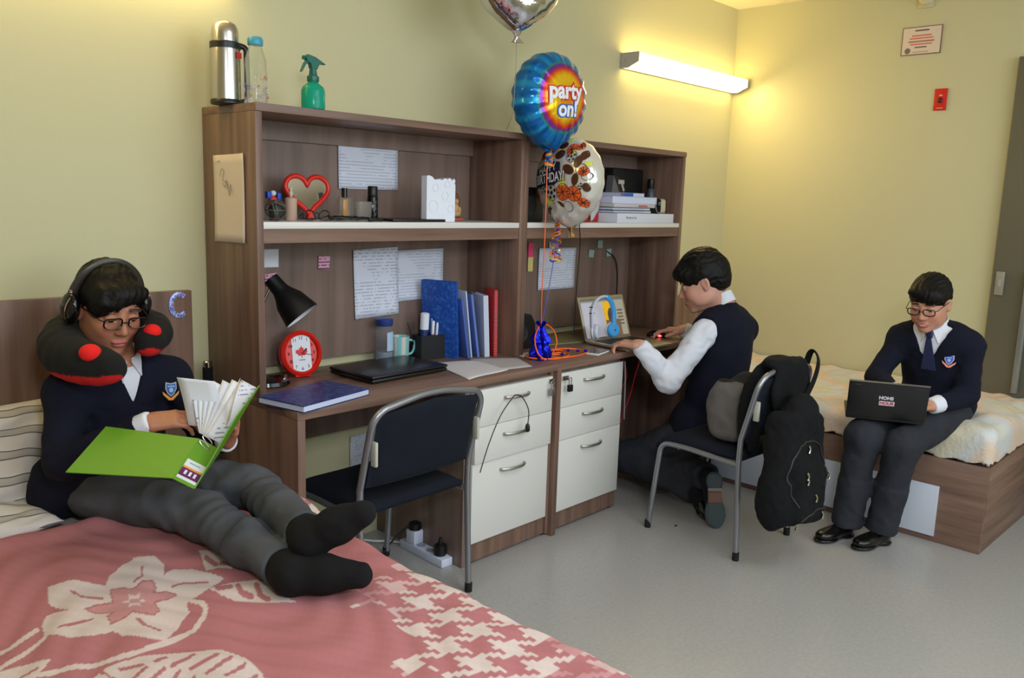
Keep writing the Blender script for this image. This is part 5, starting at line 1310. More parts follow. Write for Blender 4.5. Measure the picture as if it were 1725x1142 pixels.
decal('banner', [[(-.130, .055), (-.03, .078), (.035, .070), (.038, .0), (.0, -.022), (-.06, -.018), (-.135, -.03)]], R2, B2, mat('banner_navy', (26, 26, 54), .3), t, .0024)
foil_text('lettering', 'HAPPY', .042, WH, t, -.045, .048, R2, B2, .0032, .0006, .9, 0, .10)
foil_text('lettering_outline', 'BIRTHDAY!', .056, BKF, t, -.030, .008, R2, B2, .0034, .0040, .66, 0, .03)
foil_text('lettering', 'BIRTHDAY!', .056, WH, t, -.030, .008, R2, B2, .0046, .0008, .66, 0, .03)
# silver balloon at the top
SILV = foil('silver_foil', (214, 214, 222), .09, 1.0, 26, .35)
t = balloon_base('uppermost plain silver foil balloon, hanging above the party balloon', (1.020, -.470, 2.232), math.radians(-25), .172, .10, SILV, None)
# ribbons
cord('balloon_string', 'thin grey string hanging straight from the silver balloon', [(1.020, -.470, 2.0), (1.021, -.468, 1.86), (1.030, -.45, 1.74), (1.10, -.352, 1.688)], .0011, mat('string_grey', (150, 140, 120), .6), cat='string')
cord('balloon_ribbon', 'straight orange ribbon from the party balloon down to the weight', [(1.262, -.435, 1.60), (1.262, -.437, 1.40), (1.258, -.44, 1.20), (1.254, -.44, 1.02), (1.262, -.437, .89)], .0022, ORG, cat='ribbon')
cord('balloon_ribbon', 'violet ribbon from the sports balloon down to the weight', [(1.345, -.44, 1.31), (1.335, -.44, 1.23), (1.318, -.44, 1.15), (1.29, -.44, 1.02), (1.262, -.436, .89)], .0018, PUR, cat='ribbon')
def curls(label, x, y, z0, z1, mats, n=4, amp=.022):
    for k in range(n):
        pts = [(x+amp*math.sin(i*1.1+k*1.9)*(.6+.5*math.sin(i*.5+k)), y+amp*.8*math.cos(i*1.3+k*2.3), z0+(z1-z0)*i/22) for i in range(23)]
        tag(MB().tube(spline(pts, 4), .0036, 6, flat=.3).build('curly_ribbon', mats[k % len(mats)]), '%s curly ribbon tuft %s' % (['orange', 'gold', 'purple', 'silver'][k % 4], label), 'ribbon')
curls('under the sports balloon neck', 1.335, -.44, 1.16, 1.33, [ORG, mat('gold_ribbon', (222, 170, 50), .3), PUR, CHR])
curls('under the party balloon neck', 1.268, -.44, 1.555, 1.62, [ORG, MATS['gold_ribbon'], mat('blue_ribbon', (40, 120, 200), .3), CHR], 3, .016)
# ---------------------------------------------------------------- people
SKIN = attr_mat('skin', .5, 900, .0003, Subsurface_Weight=.12, Subsurface_Scale=.01)
MATS['skin'].node_tree.nodes['Principled BSDF'].inputs['Subsurface Radius'].default_value = (1, .35, .2)
HAIR = fabric('black_hair', (9, 8, 8), (16, 13, 11), 120, .55, .003)
MATS['black_hair'].node_tree.nodes['Principled BSDF'].inputs['Specular IOR Level'].default_value = .22
FRAME = mat('glasses_frame', (22, 12, 12), .25)
LENS = mat('glasses_lens', (240, 240, 245), .02, Transmission_Weight=1.0, IOR=1.02, Alpha=.18)

def torso(s, J, e=0.0, w=1.0, k=.05):
    F = J['F']; c = J['chest']; n = J['neck']; p = J['pel']; SL, SR = J['SL'], J['SR']
    Fp = J.get('Fp', F); lean = nrm(n-p); Fl = np.stack([F[:, 0], nrm(np.cross(lean, F[:, 0]))*1.0, lean], 1)
    if Fl[:, 1] @ F[:, 1] < 0: Fl[:, 1] *= -1
    s.ell(p, (.150*w+e, .105*w+e, .105*w+e), Fp, k=k)
    s.ell((p+c)/2, (.128*w+e, .095*w+e, .16*w+e), Fl, k=k)
    s.ell(c, (.142*w+e, .098*w+e, .155*w+e), Fl, k=k)
    s.cone(SL, SR, .044*w+e, .044*w+e, k=k)
    s.cone(c*.4+n*.6+F[:, 0]*.07*w, c*.4+n*.6-F[:, 0]*.07*w, .066*w+e, .066*w+e, k=k)
    s.cone(n-(n-c)*.14, SL, .040*w+e, .040*w+e, k=k*.8); s.cone(n-(n-c)*.14, SR, .040*w+e, .040*w+e, k=k*.8)
    return s
def head(s, J, k=.012):
    R, c, q = J['HF'], J['head'], J['hs']
    T = lambda x, y, z: c+R@(np.array((x, y, z))*q)
    E = lambda a, b, k_=k, op='+', Rr=None: s.ell(T(*a), np.array(b)*q, R if Rr is None else R@Rr, k=k_, op=op)
    E((0, -.012, .030), (.074, .094, .086)); E((0, .020, -.030), (.067, .074, .076), .03); E((0, .045, -.070), (.040, .043, .042), .03)
    E((0, .076, -.098), (.020, .017, .014), .02)
    for x in (-1, 1):
        E((x*.038, .058, -.028), (.024, .026, .028), .02); E((x*.048, .020, -.062), (.018, .040, .026), .02)
        E((x*.030, .084, .030), (.022, .009, .007), .01)
        E((x*.031, .098, .009), (.019, .014, .012), .008, '-')
        E((x*.031, .079, .006), (.0155, .0115, .0115), .003)
        E((x*.0115, .098, -.032), (.0078, .0085, .0065), .006)
        Re = np.array(Euler((0, 0, x*.35)).to_matrix())
        E((x*.078, -.008, -.004), (.007, .019, .031), .004, '+', Re); E((x*.0835, -.004, -.002), (.004, .010, .018), .004, '-', Re)
        E((x*.076, -.004, -.028), (.006, .009, .010), .004, '+')
    s.cone(T(0, .086, .012), T(0, .108, -.026), .0065*q, .0105*q, k=.012)
    E((0, .094, -.061), (.023, .0085, .0058), .005); E((0, .0925, -.071), (.019, .0090, .0070), .005)
    E((0, .103, -.0655), (.020, .006, .0012), .002, '-')
    s.cone(T(0, -.018, -.05), J['neck']+J['F'][:, 1]*.0, .050*q, .050*q, k=.03)
    return s
def head_color(J, base, lips, brow=(24, 16, 14), eyes=True):
    R, c, q = J['HF'], J['head'], J['hs']; b_ = np.array(lin(base)); lp = np.array(lin(lips))
    def f(P):
        L_ = (P-c)@R/q; x, y, z = L_.T; ax = np.abs(x); C = np.tile(b_, (len(P), 1))
        n = snoise(P, 40, 2)*.04; C *= (1+n)[:, None]
        ch = np.exp(-(((ax-.040)/.022)**2+((z+.030)/.022)**2))*(y > .03); C[:, 0] *= 1+.10*ch; C[:, 1] *= 1-.10*ch; C[:, 2] *= 1-.08*ch
        m = (y > .075) & (((x/.0235)**2+((z+.066)/.0125)**2) < 1); C[m] = lp
        m = (y > .08) & (np.abs(z+.0655) < .0012) & (ax < .019); C[m] = lp*.35
        zb = .029+.004*np.cos((ax-.030)*60); m = (y > .055) & (ax > .013) & (ax < .050) & (np.abs(z-zb) < .0040*(1.2-ax*10)); C[m] = np.array(lin(brow))
        if eyes:
            ex = (ax-.031)/.0150; m = (y > .065) & (np.abs(ex) < 1)
            up = .0085*(1-ex**2)**.5*.35-.001; lo = -.0045*(1-np.clip(ex, -1, 1)**2)
            lid = m & (np.abs(z-(.004+.0*ex)-lo*.3) < .0013); open_ = m & (z < .0035+lo*.3) & (z > .0005+lo)
            C[open_] = np.array(lin((214, 204, 200))); C[open_ & (np.abs(ax-.031) < .0058)] = np.array(lin((26, 16, 12))); C[lid] = np.array(lin((20, 14, 12)))
        m = (y > .095) & (((ax-.007)/.0032)**2+((z+.0385)/.0022)**2 < 1); C[m] = b_*.25
        return C
    return f
def hand(s, w, R, side=1, q=1.0, curl=(.35, .4, .45, .5), spread=.06, thumb=(.5, .5), k=.006):
    """w wrist; R columns: x across towards the thumb, y along the fingers, z back of the hand"""
    T = lambda x, y, z: w+R@(np.array((x*side, y, z))*q)
    s.cone(T(0, -.006, 0), T(0, .016, 0), .0225*q, .025*q, k=.012)
    s.box(T(.001, .048, 0), np.array((.036, .044, .0135))*q, .013*q, R, k=.015)
    s.ell(T(.026, .030, -.006), np.array((.017, .030, .014))*q, R, k=.012)
    lens = ((.041, .025, .020), (.045, .028, .021), (.041, .026, .020), (.032, .020, .017))
    for i, (x0, ls, cu) in enumerate(zip((.0275, .0095, -.0085, -.026), lens, curl)):
        p = np.array((x0, .086-.004*abs(i-1), .0)); a = -(.10+cu*.35); sp = spread*(1-i)*.8
        r = (.0088, .0082, .0076, .0070) if i < 3 else (.0078, .0072, .0066, .006)
        for j, l in enumerate(ls):
            d_ = np.array((math.sin(sp), math.cos(a)*math.cos(sp), math.sin(a))); e_ = p+d_*l
            s.cone(T(*p), T(*e_), r[j]*q, r[j+1]*q, k=.003 if j else .006); p = e_; a -= cu*(1.1 if j == 0 else .7)
    p = np.array((.030, .022, -.006)); a1 = thumb[0]
    for j, (l, r0, r1) in enumerate(((.030, .0125, .0105), (.028, .0100, .0090), (.022, .0090, .0075))):
        aa = a1-thumb[1]*.6*j; d_ = np.array((math.sin(.3+aa), math.cos(.3+aa), -.30)); d_ /= np.linalg.norm(d_); e_ = p+d_*l
        s.cone(T(*p), T(*e_), r0*q, r1*q, k=.006); p = e_
    return s
def handframe(along, back):
    y = nrm(along); z = np.array(back, float); z = nrm(z-y*(z@y)); x = np.cross(y, z); return np.stack([x, y, z], 1)
def glasses(J, t, w=.036, h=.0155):
    R, c, q = J['HF'], J['head'], J['hs']; o_ = np.array(t.location); T = lambda x, y, z: tuple(c+R@(np.array((x, y, z))*q)-o_)
    g_ = thing('x', 'x x x x', 'x'); bpy.data.objects.remove(g_)
    fr = MB()
    for sx in (-1, 1):
        pts = []
        for i in range(28):
            a = 2*PI*i/28; ca, sa = math.cos(a), math.sin(a)
            pts.append(T(sx*.0335+.0245*np.sign(ca)*abs(ca)**.6, .112-.006*abs(ca)-.0*sx, .004+h*np.sign(sa)*abs(sa)**.65))
        fr.tube(pts, .0023, 6, close=True)
        fr.tube([T(sx*.058, .106, .010), T(sx*.068, .098, .012), T(sx*.078, .03, .012), T(sx*.080, -.012, .008)], .0016, 6)
    fr.tube([T(-.009, .112, .007), T(0, .117, .010), T(.009, .112, .007)], .0017, 6)
    f_ = fr.build('glasses_frame', FRAME, t)
    for sx in (-1, 1):
        MB().quad([T(sx*.0335+a, .111-.004*abs(a)/.024, .004+b_) for a, b_ in ((-.023, -.012), (-.019, -.0145), (.019, -.0145), (.023, -.012), (.023, .012), (.019, .0145), (-.019, .0145), (-.023, .012))]).build('lens', LENS, f_)
def collar(t, J, w=1.0, m=SHIRT, back=False):
    """shirt collar: band round the neck and two pointed flaps"""
    F, n = J['F'], J['neck']; up = nrm(J['head']-n); up = nrm(up*.55+F[:, 2]*.45); o_ = np.array(t.location)
    X = F[:, 0]; Y = nrm(F[:, 1]-up*(F[:, 1]@up)); N_ = 40
    b_ = MB(); rg = []
    for r, z, in ((.060, -.015), (.056, .030), (.054, .034), (.051, .030), (.053, -.015)):
        rg.append([tuple(n+X*r*w*math.sin(a)+Y*(r*w*1.02*math.cos(a)+.002)+up*(z*w+(.010-.018*math.cos(a))*w)-o_) for a in [.22+(2*PI-.44)*i/N_ for i in range(N_+1)]])
    b_.rings([list(x) for x in zip(*rg)], cap=True)
    b_.build('collar_band', m, t)
    for sx in (-1, 1):
        q = [(.006, .062, .018), (.052, .026, .040), (.066, .012, .004), (.046, .066, -.040), (.034, .078, -.046)]
        b2 = MB(); P3 = [n+X*a*sx*w+Y*b*w+up*c*w for a, b, c in q]
        nn = nrm(np.cross(P3[1]-P3[0], P3[3]-P3[0])); nn = nn if nn@Y > 0 else -nn
        v = [tuple(p+nn*.004*w-o_) for p in P3]+[tuple(p-nn*.001*w-o_) for p in P3]; m_ = len(P3)
        b2._add(v, [tuple(range(m_)), tuple(range(2*m_-1, m_-1, -1))]+[(i, (i+1) % m_, m_+(i+1) % m_, m_+i) for i in range(m_)])
        b2.build('collar_flap', m, t, bev=.001)
def hair(t, J, m, add, cut, amp=.003, f=60, h=.004, extra=None):
    R, c, q = J['HF'], J['head'], J['hs']; T = lambda x, y, z: c+R@(np.array((x, y, z))*q)
    s = Sdf(.015)
    for a, b, k in add: s.ell(T(*a), np.array(b)*q, R, k=k)
    for a, b, k in cut: s.ell(T(*a), np.array(b)*q, R, k=k, op='-')
    def md(P, d):
        L_ = (P-c)@R; g = np.sin(L_[:, 0]*300+5*np.sin(L_[:, 1]*34)+4*np.sin(L_[:, 2]*38))*.55+snoise(P, f, 3)*.7
        return d+amp*g
    s.mod = md
    return skin('hair', s, h, m, t)
def badge(t, c, n, up, sc, body, trim, name='crest_badge', ribbon=(214, 140, 60)):
    """school crest: shield with emblem and ribbon scroll"""
    o_ = np.array(t.location); n = nrm(n); u = nrm(np.array(up)-n*(np.array(up)@n)); x = np.cross(u, n)
    def shp(nm, poly, z0, z1, m, par):
        b_ = MB(); v = [tuple(np.array(c)+(x*a+u*b)*sc+n*z-o_) for z in (z0, z1) for a, b in poly]; k = len(poly)
        b_._add(v, [tuple(range(k)), tuple(range(2*k-1, k-1, -1))]+[(i, (i+1) % k, k+(i+1) % k, k+i) for i in range(k)]); return b_.build(nm, m, par, smooth=False)
    sh = lambda s_: [(a*s_, b*s_) for a, b in ((-.8, 1), (0, .82), (.8, 1), (.86, .1), (.5, -.6), (0, -1), (-.5, -.6), (-.86, .1))]
    bd = shp(name, sh(1.0), .0, .0016, trim, t)
    shp('shield', sh(.82), .0016, .0022, body, bd)
    shp('emblem', [(.32*math.cos(i*PI/6), -.1+.32*math.sin(i*PI/6)) for i in range(12)], .0022, .0027, mat('crest_pale', (150, 190, 216), .6), bd)
    shp('emblem', [(-.5, .5), (.5, .5), (.5, .34), (-.5, .34)], .0022, .0027, mat('crest_pale', (150, 190, 216), .6), bd)
    shp('scroll', [(-1.25, -.25), (-.8, -.62), (0, -1.2), (.8, -.62), (1.25, -.25), (1.15, -.7), (.3, -1.5), (-.3, -1.5), (-1.15, -.7)], .0, .0012, mat('crest_scroll%d' % ribbon[0], ribbon, .6), bd)

# ============ boy reading on the near bed
V = v3
J = dict(F=frame((.10, -.995, 0)), Fp=frame((.25, -.97, 0)), pel=V(-.43, -.27, .580), chest=V(-.425, -.265, .775), neck=V(-.425, -.300, .915),
         SL=V(-.272, -.285, .850), SR=V(-.568, -.300, .850), head=V(-.456, -.320, 1.082), hs=1.0)
J['HF'] = frame((.04, -.93, -.34), (.04, -.1, 1))
t = thing('person', 'boy in navy sweater and glasses reading a green binder on the pink bed', 'person', (-.43, -.27, .475))
BASE1, LIP1 = (176, 118, 90), (186, 100, 92)
ER, WR, EL, WL = V(-.632, -.405, .685), V(-.470, -.570, .800), V(-.215, -.40, .680), V(-.24, -.565, .705)
hipR, kR, aR, tR = V(-.50, -.31, .555), V(-.358, -.655, .540), V(-.362, -1.075, .524), V(-.262, -1.225, .532)
hipL, kL, aL, tL = V(-.355, -.30, .560), V(-.210, -.672, .585), V(-.300, -1.065, .594), V(-.238, -1.205, .672)
s = Sdf(.03); torso(s, J, -.006, .92); head(s, J)
for sh_, el, wr in ((J['SR'], ER, WR), (J['SL'], EL, WL)): s.cone(sh_, el, .036, .030); s.cone(el, wr, .030, .021)
for a, b, c_, d_ in ((hipR, kR, aR, tR), (hipL, kL, aL, tL)): s.cone(a, b, .058, .044); s.cone(b, c_, .042, .028); s.cone(c_, d_, .024, .018)
HR1 = handframe((.80, -.42, .10), (-.25, -.35, .9)); hand(s, WR, HR1, -1, .90, (.45, .5, .55, .6), .05, (.1, .5))
HL1 = handframe((.02, -.5, .55), (.8, -.3, -.3)); hand(s, WL, HL1, 1, .88, (.5, .5, .5, .5))
skin('body', s, .0032, SKIN, t, head_color(J, BASE1, LIP1))
hair(t, J, HAIR, [((0, -.018, .040), (.082, .104, .092), .01), ((.01, .064, .072), (.062, .036, .030), .02), ((-.048, .050, .040), (.026, .042, .046), .02), ((-.02, .080, .052), (.034, .018, .022), .015), ((.0, -.075, -.02), (.062, .040, .06), .03)],
     [((.034, .118, .004), (.062, .058, .056), .006), ((-.012, .125, -.045), (.10, .085, .075), .01), ((0, .03, -.11), (.09, .12, .07), .01)])
glasses(J, t)
# sweater
s = Sdf(.04); torso(s, J, .012, .94)
s.ell(J['pel']+V(0, 0, -.01), (.165, .125, .10), J['Fp'])
for sh_, el, wr in ((J['SR'], ER, WR), (J['SL'], EL, WL)): s.cone(sh_, el, .053, .047, k=.03); s.cap(el, el+(wr-el)*.93, .048, .034, k=.02)
s.ell(V(-.60, -.22, .55), (.06, .07, .10), k=.05)
def vneck(J, zv, tan, deep=.0):
    F, n = J['F'], J['neck']
    def fn(P):
        q = (P-n)@F; return np.maximum(np.maximum((np.abs(q[:, 0])-(q[:, 2]-zv)*tan)*.85, -(q[:, 1]-deep)), -.3)
    return fn
s.add(vneck(J, -.105, .40, .02), J['neck']-.25, J['neck']+.25, .006, '-')
s.mod = lambda P, d: np.maximum(d+.0035*snoise(P, 20, 1)+.0025*snoise(P, 45, 3)*(P[:, 2] < .8), .478-P[:, 2])
skin('sweater', s, .0048, SWEATER, t)
s = Sdf(.04); torso(s, J, .004, .94)
for el, wr in ((ER, WR), (EL, WL)): s.cap(el+(wr-el)*.88, el+(wr-el)*1.06, .031, .030, k=.004)
skin('shirt', s, .005, SHIRT, t)
collar(t, J, .92)
# trousers
s = Sdf(.045)
s.ell(J['pel']+V(.0, -.02, -.02), (.155, .13, .085), J['Fp'])
s.cone(hipR, kR, .080, .062); s.cone(kR, kR+(aR-kR)*.55, .062, .055, k=.03); s.cap(kR+(aR-kR)*.5, aR+(aR-kR)*-.06, .056, .054, k=.03)
s.cone(hipL, kL, .080, .064, k=.012); s.cone(kL, kL+(aL-kL)*.55, .062, .054, k=.012); s.cap(kL+(aL-kL)*.5, aL+(aL-kL)*-.06, .055, .052, k=.01)
def fold1(P, d):
    g = np.zeros(len(P))
    for kn in (kR, kL):
        r = np.linalg.norm(P-kn, axis=1); g += np.exp(-(r/.13)**2)*np.sin(r*75+7*snoise(P, 8, 1))*.0045
    return np.maximum(d+g+.006*snoise(P*np.array((1, 1, 1.2)), 17, 5)+.0035*np.abs(snoise(P, 27, 2)), .476-P[:, 2])
s.mod = fold1
skin('trousers', s, .0045, TROUSER, t)
for a, tt, kk, up_ in ((aR, tR, kR, V(.3, -.2, .9)), (aL, tL, kL, V(.2, .2, .8))):
    s = Sdf(.03); u = nrm(tt-a); sh_ = nrm(a-kk)
    s.cone(a-sh_*.08, a, .041, .041); s.cone(a, a+sh_*.040-u*.014, .041, .041); s.cone(a+sh_*.030, a+u*.09+sh_*.01, .040, .041); s.cone(a+u*.09+sh_*.005, tt, .041, .031)
    s.mod = lambda P, d: np.maximum(d+.0015*snoise(P, 50, 1), .474-P[:, 2])
    skin('sock', s, .0045, SOCK, t)
badge(t, V(-.325, -.405, .842), (.15, -1, .15), (0.12, 0, 1), .021, mat('crest_blue', (60, 96, 170), .6), mat('crest_trim', (170, 176, 190), .6), ribbon=(226, 150, 60))
# headphones, neck pillow and binder: things of their own
hp_ = thing('headphones', 'large black over-ear headphones on the head of the reading boy', 'headphones', tuple(J['head']))
R, c, q = J['HF'], J['head'], J['hs']; TT = lambda x, y, z: tuple(R@(np.array((x, y, z))*q))
MB().tube([TT(.096*math.cos(a), -.018, .010+.118*math.sin(a)) for a in [PI*i/24 for i in range(25)]], .0085, 10, flat=1.6).build('headband', mat('band_grey', (58, 56, 50), .35, .3), hp_)
for sx in (-1, 1):
    sd = Sdf(.006); sd.ell(R@(np.array((sx*.098, -.010, -.004))*q), np.array((.022, .038, .046))*q, R)
    P_, Q_ = sd.mesh(.003); mesh_np('ear_cup', P_, Q_, BLACK_G, hp_)
    MB().tube([TT(sx*(.119-.012*(abs(z)/.04)**2), -.010+.004*sx*0+.018, z) for z in [-.036+.006*i for i in range(13)]], .0022, 8).build('silver_rim', CHROME, hp_)
    MB().tube([TT(sx*.098, -.016, .050), TT(sx*.1, -.016, .030)], .006, 8).build('hinge', CHROME, hp_)
npw = thing('neck_pillow', 'black and red travel neck pillow round the shoulders of the reading boy', 'neck pillow', tuple(J['neck']))
s = Sdf(.02)
NP = [((-.392, -.420, .985), .036), ((-.352, -.372, .995), .042), ((-.325, -.300, 1.005), .050), ((-.345, -.205, 1.010), .055), ((-.420, -.160, 1.008), .058), ((-.500, -.185, .998), .062), ((-.560, -.265, .978), .063), ((-.580, -.360, .964), .061), ((-.568, -.450, .956), .055), ((-.540, -.520, .950), .045)]
pts = spline([p for p, r in NP], 14); rad = np.interp(np.arange(len(pts))/14, np.arange(len(NP)), [r for p, r in NP])
for i in range(0, len(pts)-1, 7): s.cone(np.array(pts[i]), np.array(pts[min(i+7, len(pts)-1)]), rad[i], rad[min(i+7, len(pts)-1)], k=.01)
s.mod = lambda P, d: d+.0022*snoise(P, 25, 2)
RED_L, BLK_L = np.array(lin((200, 20, 18))), np.array(lin((10, 10, 11)))
PTS = np.array([tuple(p) for p in pts])
def npc(P):
    k = ((P[:, None, :]-PTS[None])**2).sum(2).argmin(1); dv = P-PTS[k]; r_ = rad[k]
    C = np.tile(BLK_L, (len(P), 1)); nb = nrm((.12, .42, .9)); C[(dv@nb) < -.62*r_] = RED_L
    return C
skin('cushion', s, .005, attr_mat('plush', .95, 500, .0015), npw, npc)
for c_, r_ in ((V(-.566, -.470, .955)+nrm((-.22, -.66, .68))*.054, .027), (V(-.372, -.392, .990)+nrm((-.15, -.66, .70))*.040, .024)):
    sd = Sdf(.01); sd.ell(c_, (r_, r_, r_*.85)); P_, Q_ = sd.mesh(.003); mesh_np('red_pompom', P_-np.array(J['neck']), Q_, mat('plush_red', (232, 24, 22), .9), npw)

# ============ green ring binder
bn = thing('ring_binder', 'open lime green ring binder held by the reading boy', 'binder', (-.45, -.75, .74))
GRN = mat('binder_green', (96, 150, 32), .45)
A_l, A_s, A_r, A_t = V(-.569, -.56, .808), V(-.408, -.739, .785), V(-.368, -.774, .756), V(-.217, -.709, .894)
B_l, B_s = V(-.700, -.646, .736), V(-.525, -.835, .730)
B_r = B_s+(A_r-A_s)*.92
B_t = B_r+(A_t-A_r)+V(-.005, -.0, .0)
ob = np.array(bn.location)
def slab(name, P4, th, m, par, off=0.0, ob_=ob, flip=1):
    n = nrm(np.cross(P4[1]-P4[0], P4[3]-P4[0]))*flip; b_ = MB(); v = [tuple(p+n*off-ob_) for p in P4]+[tuple(p+n*(off+th)-ob_) for p in P4]
    b_._add(v, [(0, 1, 2, 3), (7, 6, 5, 4), (0, 1, 5, 4), (1, 2, 6, 5), (2, 3, 7, 6), (3, 0, 4, 7)]); return b_.build(name, m, par, smooth=False, bev=th*.3)
slab('front_cover', [A_l, A_s, B_s, B_l], .003, GRN, bn)
sp = slab('spine', [A_s, A_r, B_r, B_s], .003, GRN, bn)
slab('back_cover', [A_r, A_t, B_t, B_r], .003, GRN, bn)
nS = nrm(np.cross(A_r-A_s, B_s-A_s)); 
L4 = lambda a, b, c_, d_: [A_s+(A_r-A_s)*x+(B_s-A_s)*y for x, y in ((a, c_), (b, c_), (b, d_), (a, d_))]
fl_ = -1 if nS[2] < 0 else 1
def spl(nm, a, b, c_, d_, m, o1): return slab(nm, L4(a, b, c_, d_), .0004, m, sp, o1, flip=1)
for o_s in (fl_,):
    base_off = .0031 if fl_ > 0 else -.0006
    st = 1 if fl_ > 0 else -1
    spl('spine_label', .08, .92, .50, .94, mat('label_white', (214, 220, 226), .5), base_off)
    spl('label_band', .08, .92, .66, .70, mat('label_orange', (226, 150, 60), .5), base_off+.0005*st)
    spl('label_field', .08, .92, .70, .88, mat('label_purple', (96, 26, 92), .5), base_off+.0005*st)
    for k_ in range(3): spl('label_text', .25+.2*k_, .35+.2*k_, .74, .83, mat('label_white', (214, 220, 226), .5), base_off+.001*st)
    spl('label_text', .25, .7, .56, .58, mat('label_grey2', (130, 150, 160), .5), base_off+.0005*st)
# rings and pages
ni = -nrm(np.cross(A_s-A_r, B_s-A_s)); mid = lambda y: (A_s+A_r)/2+(B_s-A_s)*y
upv = nrm(np.array((-.15, .55, .8)))
for y in (.02, .14):
    c_ = mid(y)+upv*.012; ax1 = nrm(A_t-A_r); ax2 = nrm(A_l-A_s)
    MB().tube([tuple(c_+upv*.012*math.sin(a)+nrm(A_r-A_s)*.012*math.cos(a)-ob) for a in [2*PI*i/18 for i in range(18)]], .0014, 6, close=True).build('ring', CHROME, bn)
PG = printed('binder_page_print', (218, 220, 234), (150, 150, 170), .010, 5.0, .5)
def page(label, base0, base1, out, bend, L_, m=PG, name='binder_page'):
    """sheet rising from the rings: base0-base1 edge, direction out, curling by bend"""
    n = 14; base0, base1 = np.array(base0), np.array(base1); out = nrm(out); w = base1-base0; nn = nrm(np.cross(w, out)); G = []
    p = np.zeros(3); d_ = out.copy()
    rows = []
    for i in range(n+1):
        rows.append(p.copy()); d_ = nrm(d_+nn*bend/n*1.0); p = p+d_*L_/n
    b_ = MB(); v = []; 
    for r_ in rows:
        for j in range(5): v.append(tuple(base0+w*j/4+r_-ob))
    b_._add(v, [(i*5+j, i*5+j+1, (i+1)*5+j+1, (i+1)*5+j) for i in range(n) for j in range(4)])
    o = b_.build(name, m, bn); sd = o.modifiers.new('thick', 'SOLIDIFY'); sd.thickness = .0005; return o
b0, b1 = V(-.388, -.640, .795), V(-.315, -.705, .785)
page('', b0, b1, (.02, .30, .85), .55, .135, PAPER)
b0, b1 = V(-.338, -.745, .800), V(-.322, -.735, .812)
page('', b0, b1, (.25, .02, .95), .1, .12, mat('page_cream', (226, 204, 182), .7))
for k_ in range(7):
    dd = nrm(A_t-A_r); e0 = A_s+(A_r-A_s)*(.25-.02*k_)+dd*.012; e1 = A_s+(A_r-A_s)*(.98-.07*k_)+dd*.012; page('', e0+V(0, .004+.004*k_, .002), e1+V(0, .002+.004*k_, .002), dd+V(-.085*k_, .07*k_, .0), -.10+.05*k_, .195-.010*k_, PG if k_ % 2 == 0 else PAPER)
0 and slab('page_stack', [A_s+upv*.006, A_l*.86+A_s*.14+upv*.012, B_l*.86+B_s*.14+upv*.012, B_s+upv*.006], .002, PAPER, bn)

# ============ boy at the far desk, seen from behind
J = dict(F=frame((-.10, .96, 0)), pel=V(2.135, -.715, .36), chest=V(2.175, -.80, .745), neck=V(2.165, -.785, .955), SL=V(2.015, -.785, .850), SR=V(2.315, -.82, .835), head=V(2.085, -.710, 1.060), hs=1.08)
J['HF'] = frame((-.52, .80, -.42), (-.1, .25, 1))
t = thing('person', 'boy in a navy vest over white shirt kneeling at the far desk', 'person', (2.12, -.75, 0))
EL, WL, ER, WR = V(1.835, -.715, .630), V(1.700, -.640, .792), V(2.38, -.66, .66), V(2.265, -.520, .795)
hL, kL, aL, tL = V(2.05, -.72, .33), V(1.965, -.430, .170), V(1.945, -.835, .105), V(1.93, -.885, .022)
hR, kR, aR, tR = V(2.22, -.73, .33), V(2.17, -.47, .13), V(1.905, -.915, .205), V(1.86, -.985, .02)
s = Sdf(.03); torso(s, J, -.012, 1.02); head(s, J)
for a, b, c_ in ((J['SL'], EL, WL), (J['SR'], ER, WR)): s.cone(a, b, .045, .036); s.cone(b, c_, .036, .025)
for a, b, c_, d_ in ((hL, kL, aL, tL), (hR, kR, aR, tR)): s.cone(a, b, .072, .05); s.cone(b, c_, .05, .03); s.cone(c_, c_*.5+d_*.5, .026, .02)
hand(s, WL, handframe((-.20, .97, .02), (-.05, 0, 1)), 1, 1.0, (.6, .8, .9, .9), .12, (.5, .4))
hand(s, WR, handframe((-.52, .84, -.04), (.0, .1, 1)), -1, .98, (.35, .35, .4, .5), .08, (.3, .4))
skin('body', s, .0036, SKIN, t, head_color(J, (206, 152, 132), (190, 110, 104)))
hair(t, J, HAIR, [((0, -.020, .040), (.088, .112, .094), .01), ((0, .066, .066), (.066, .044, .040), .03), ((0, -.07, -.01), (.068, .048, .062), .03), ((0, -.02, .10), (.07, .08, .05), .03)],
     [((0, .130, -.020), (.10, .068, .075), .01), ((0, .035, -.085), (.11, .095, .075), .01), ((.085, .002, -.018), (.030, .028, .036), .006), ((-.085, .002, -.018), (.030, .028, .036), .006), ((0, -.09, -.095), (.1, .09, .035), .02)], .0026, 80)
s = Sdf(.045); torso(s, J, .012, 1.08); s.ell(J['pel']+V(0, 0, .02), (.165, .125, .12), J['F']); s.ell(V(2.175, -.79, .60), (.165, .118, .22), J['F'])
for S_, sg in ((J['SL'], 1), (J['SR'], -1)):
    X = J['F'][:, 0]*sg
    s.ell(S_+X*.045-V(0, 0, .03), (.045, .085, .115), J['F'], k=.012, op='-')
s.add(vneck(J, -.16, .5, .02), J['neck']-.25, J['neck']+.25, .006, '-')
s.mod = lambda P, d: d+.003*snoise(P, 18, 1)
skin('vest', s, .005, SWEATER, t)
s = Sdf(.035); torso(s, J, .000, 1.06)
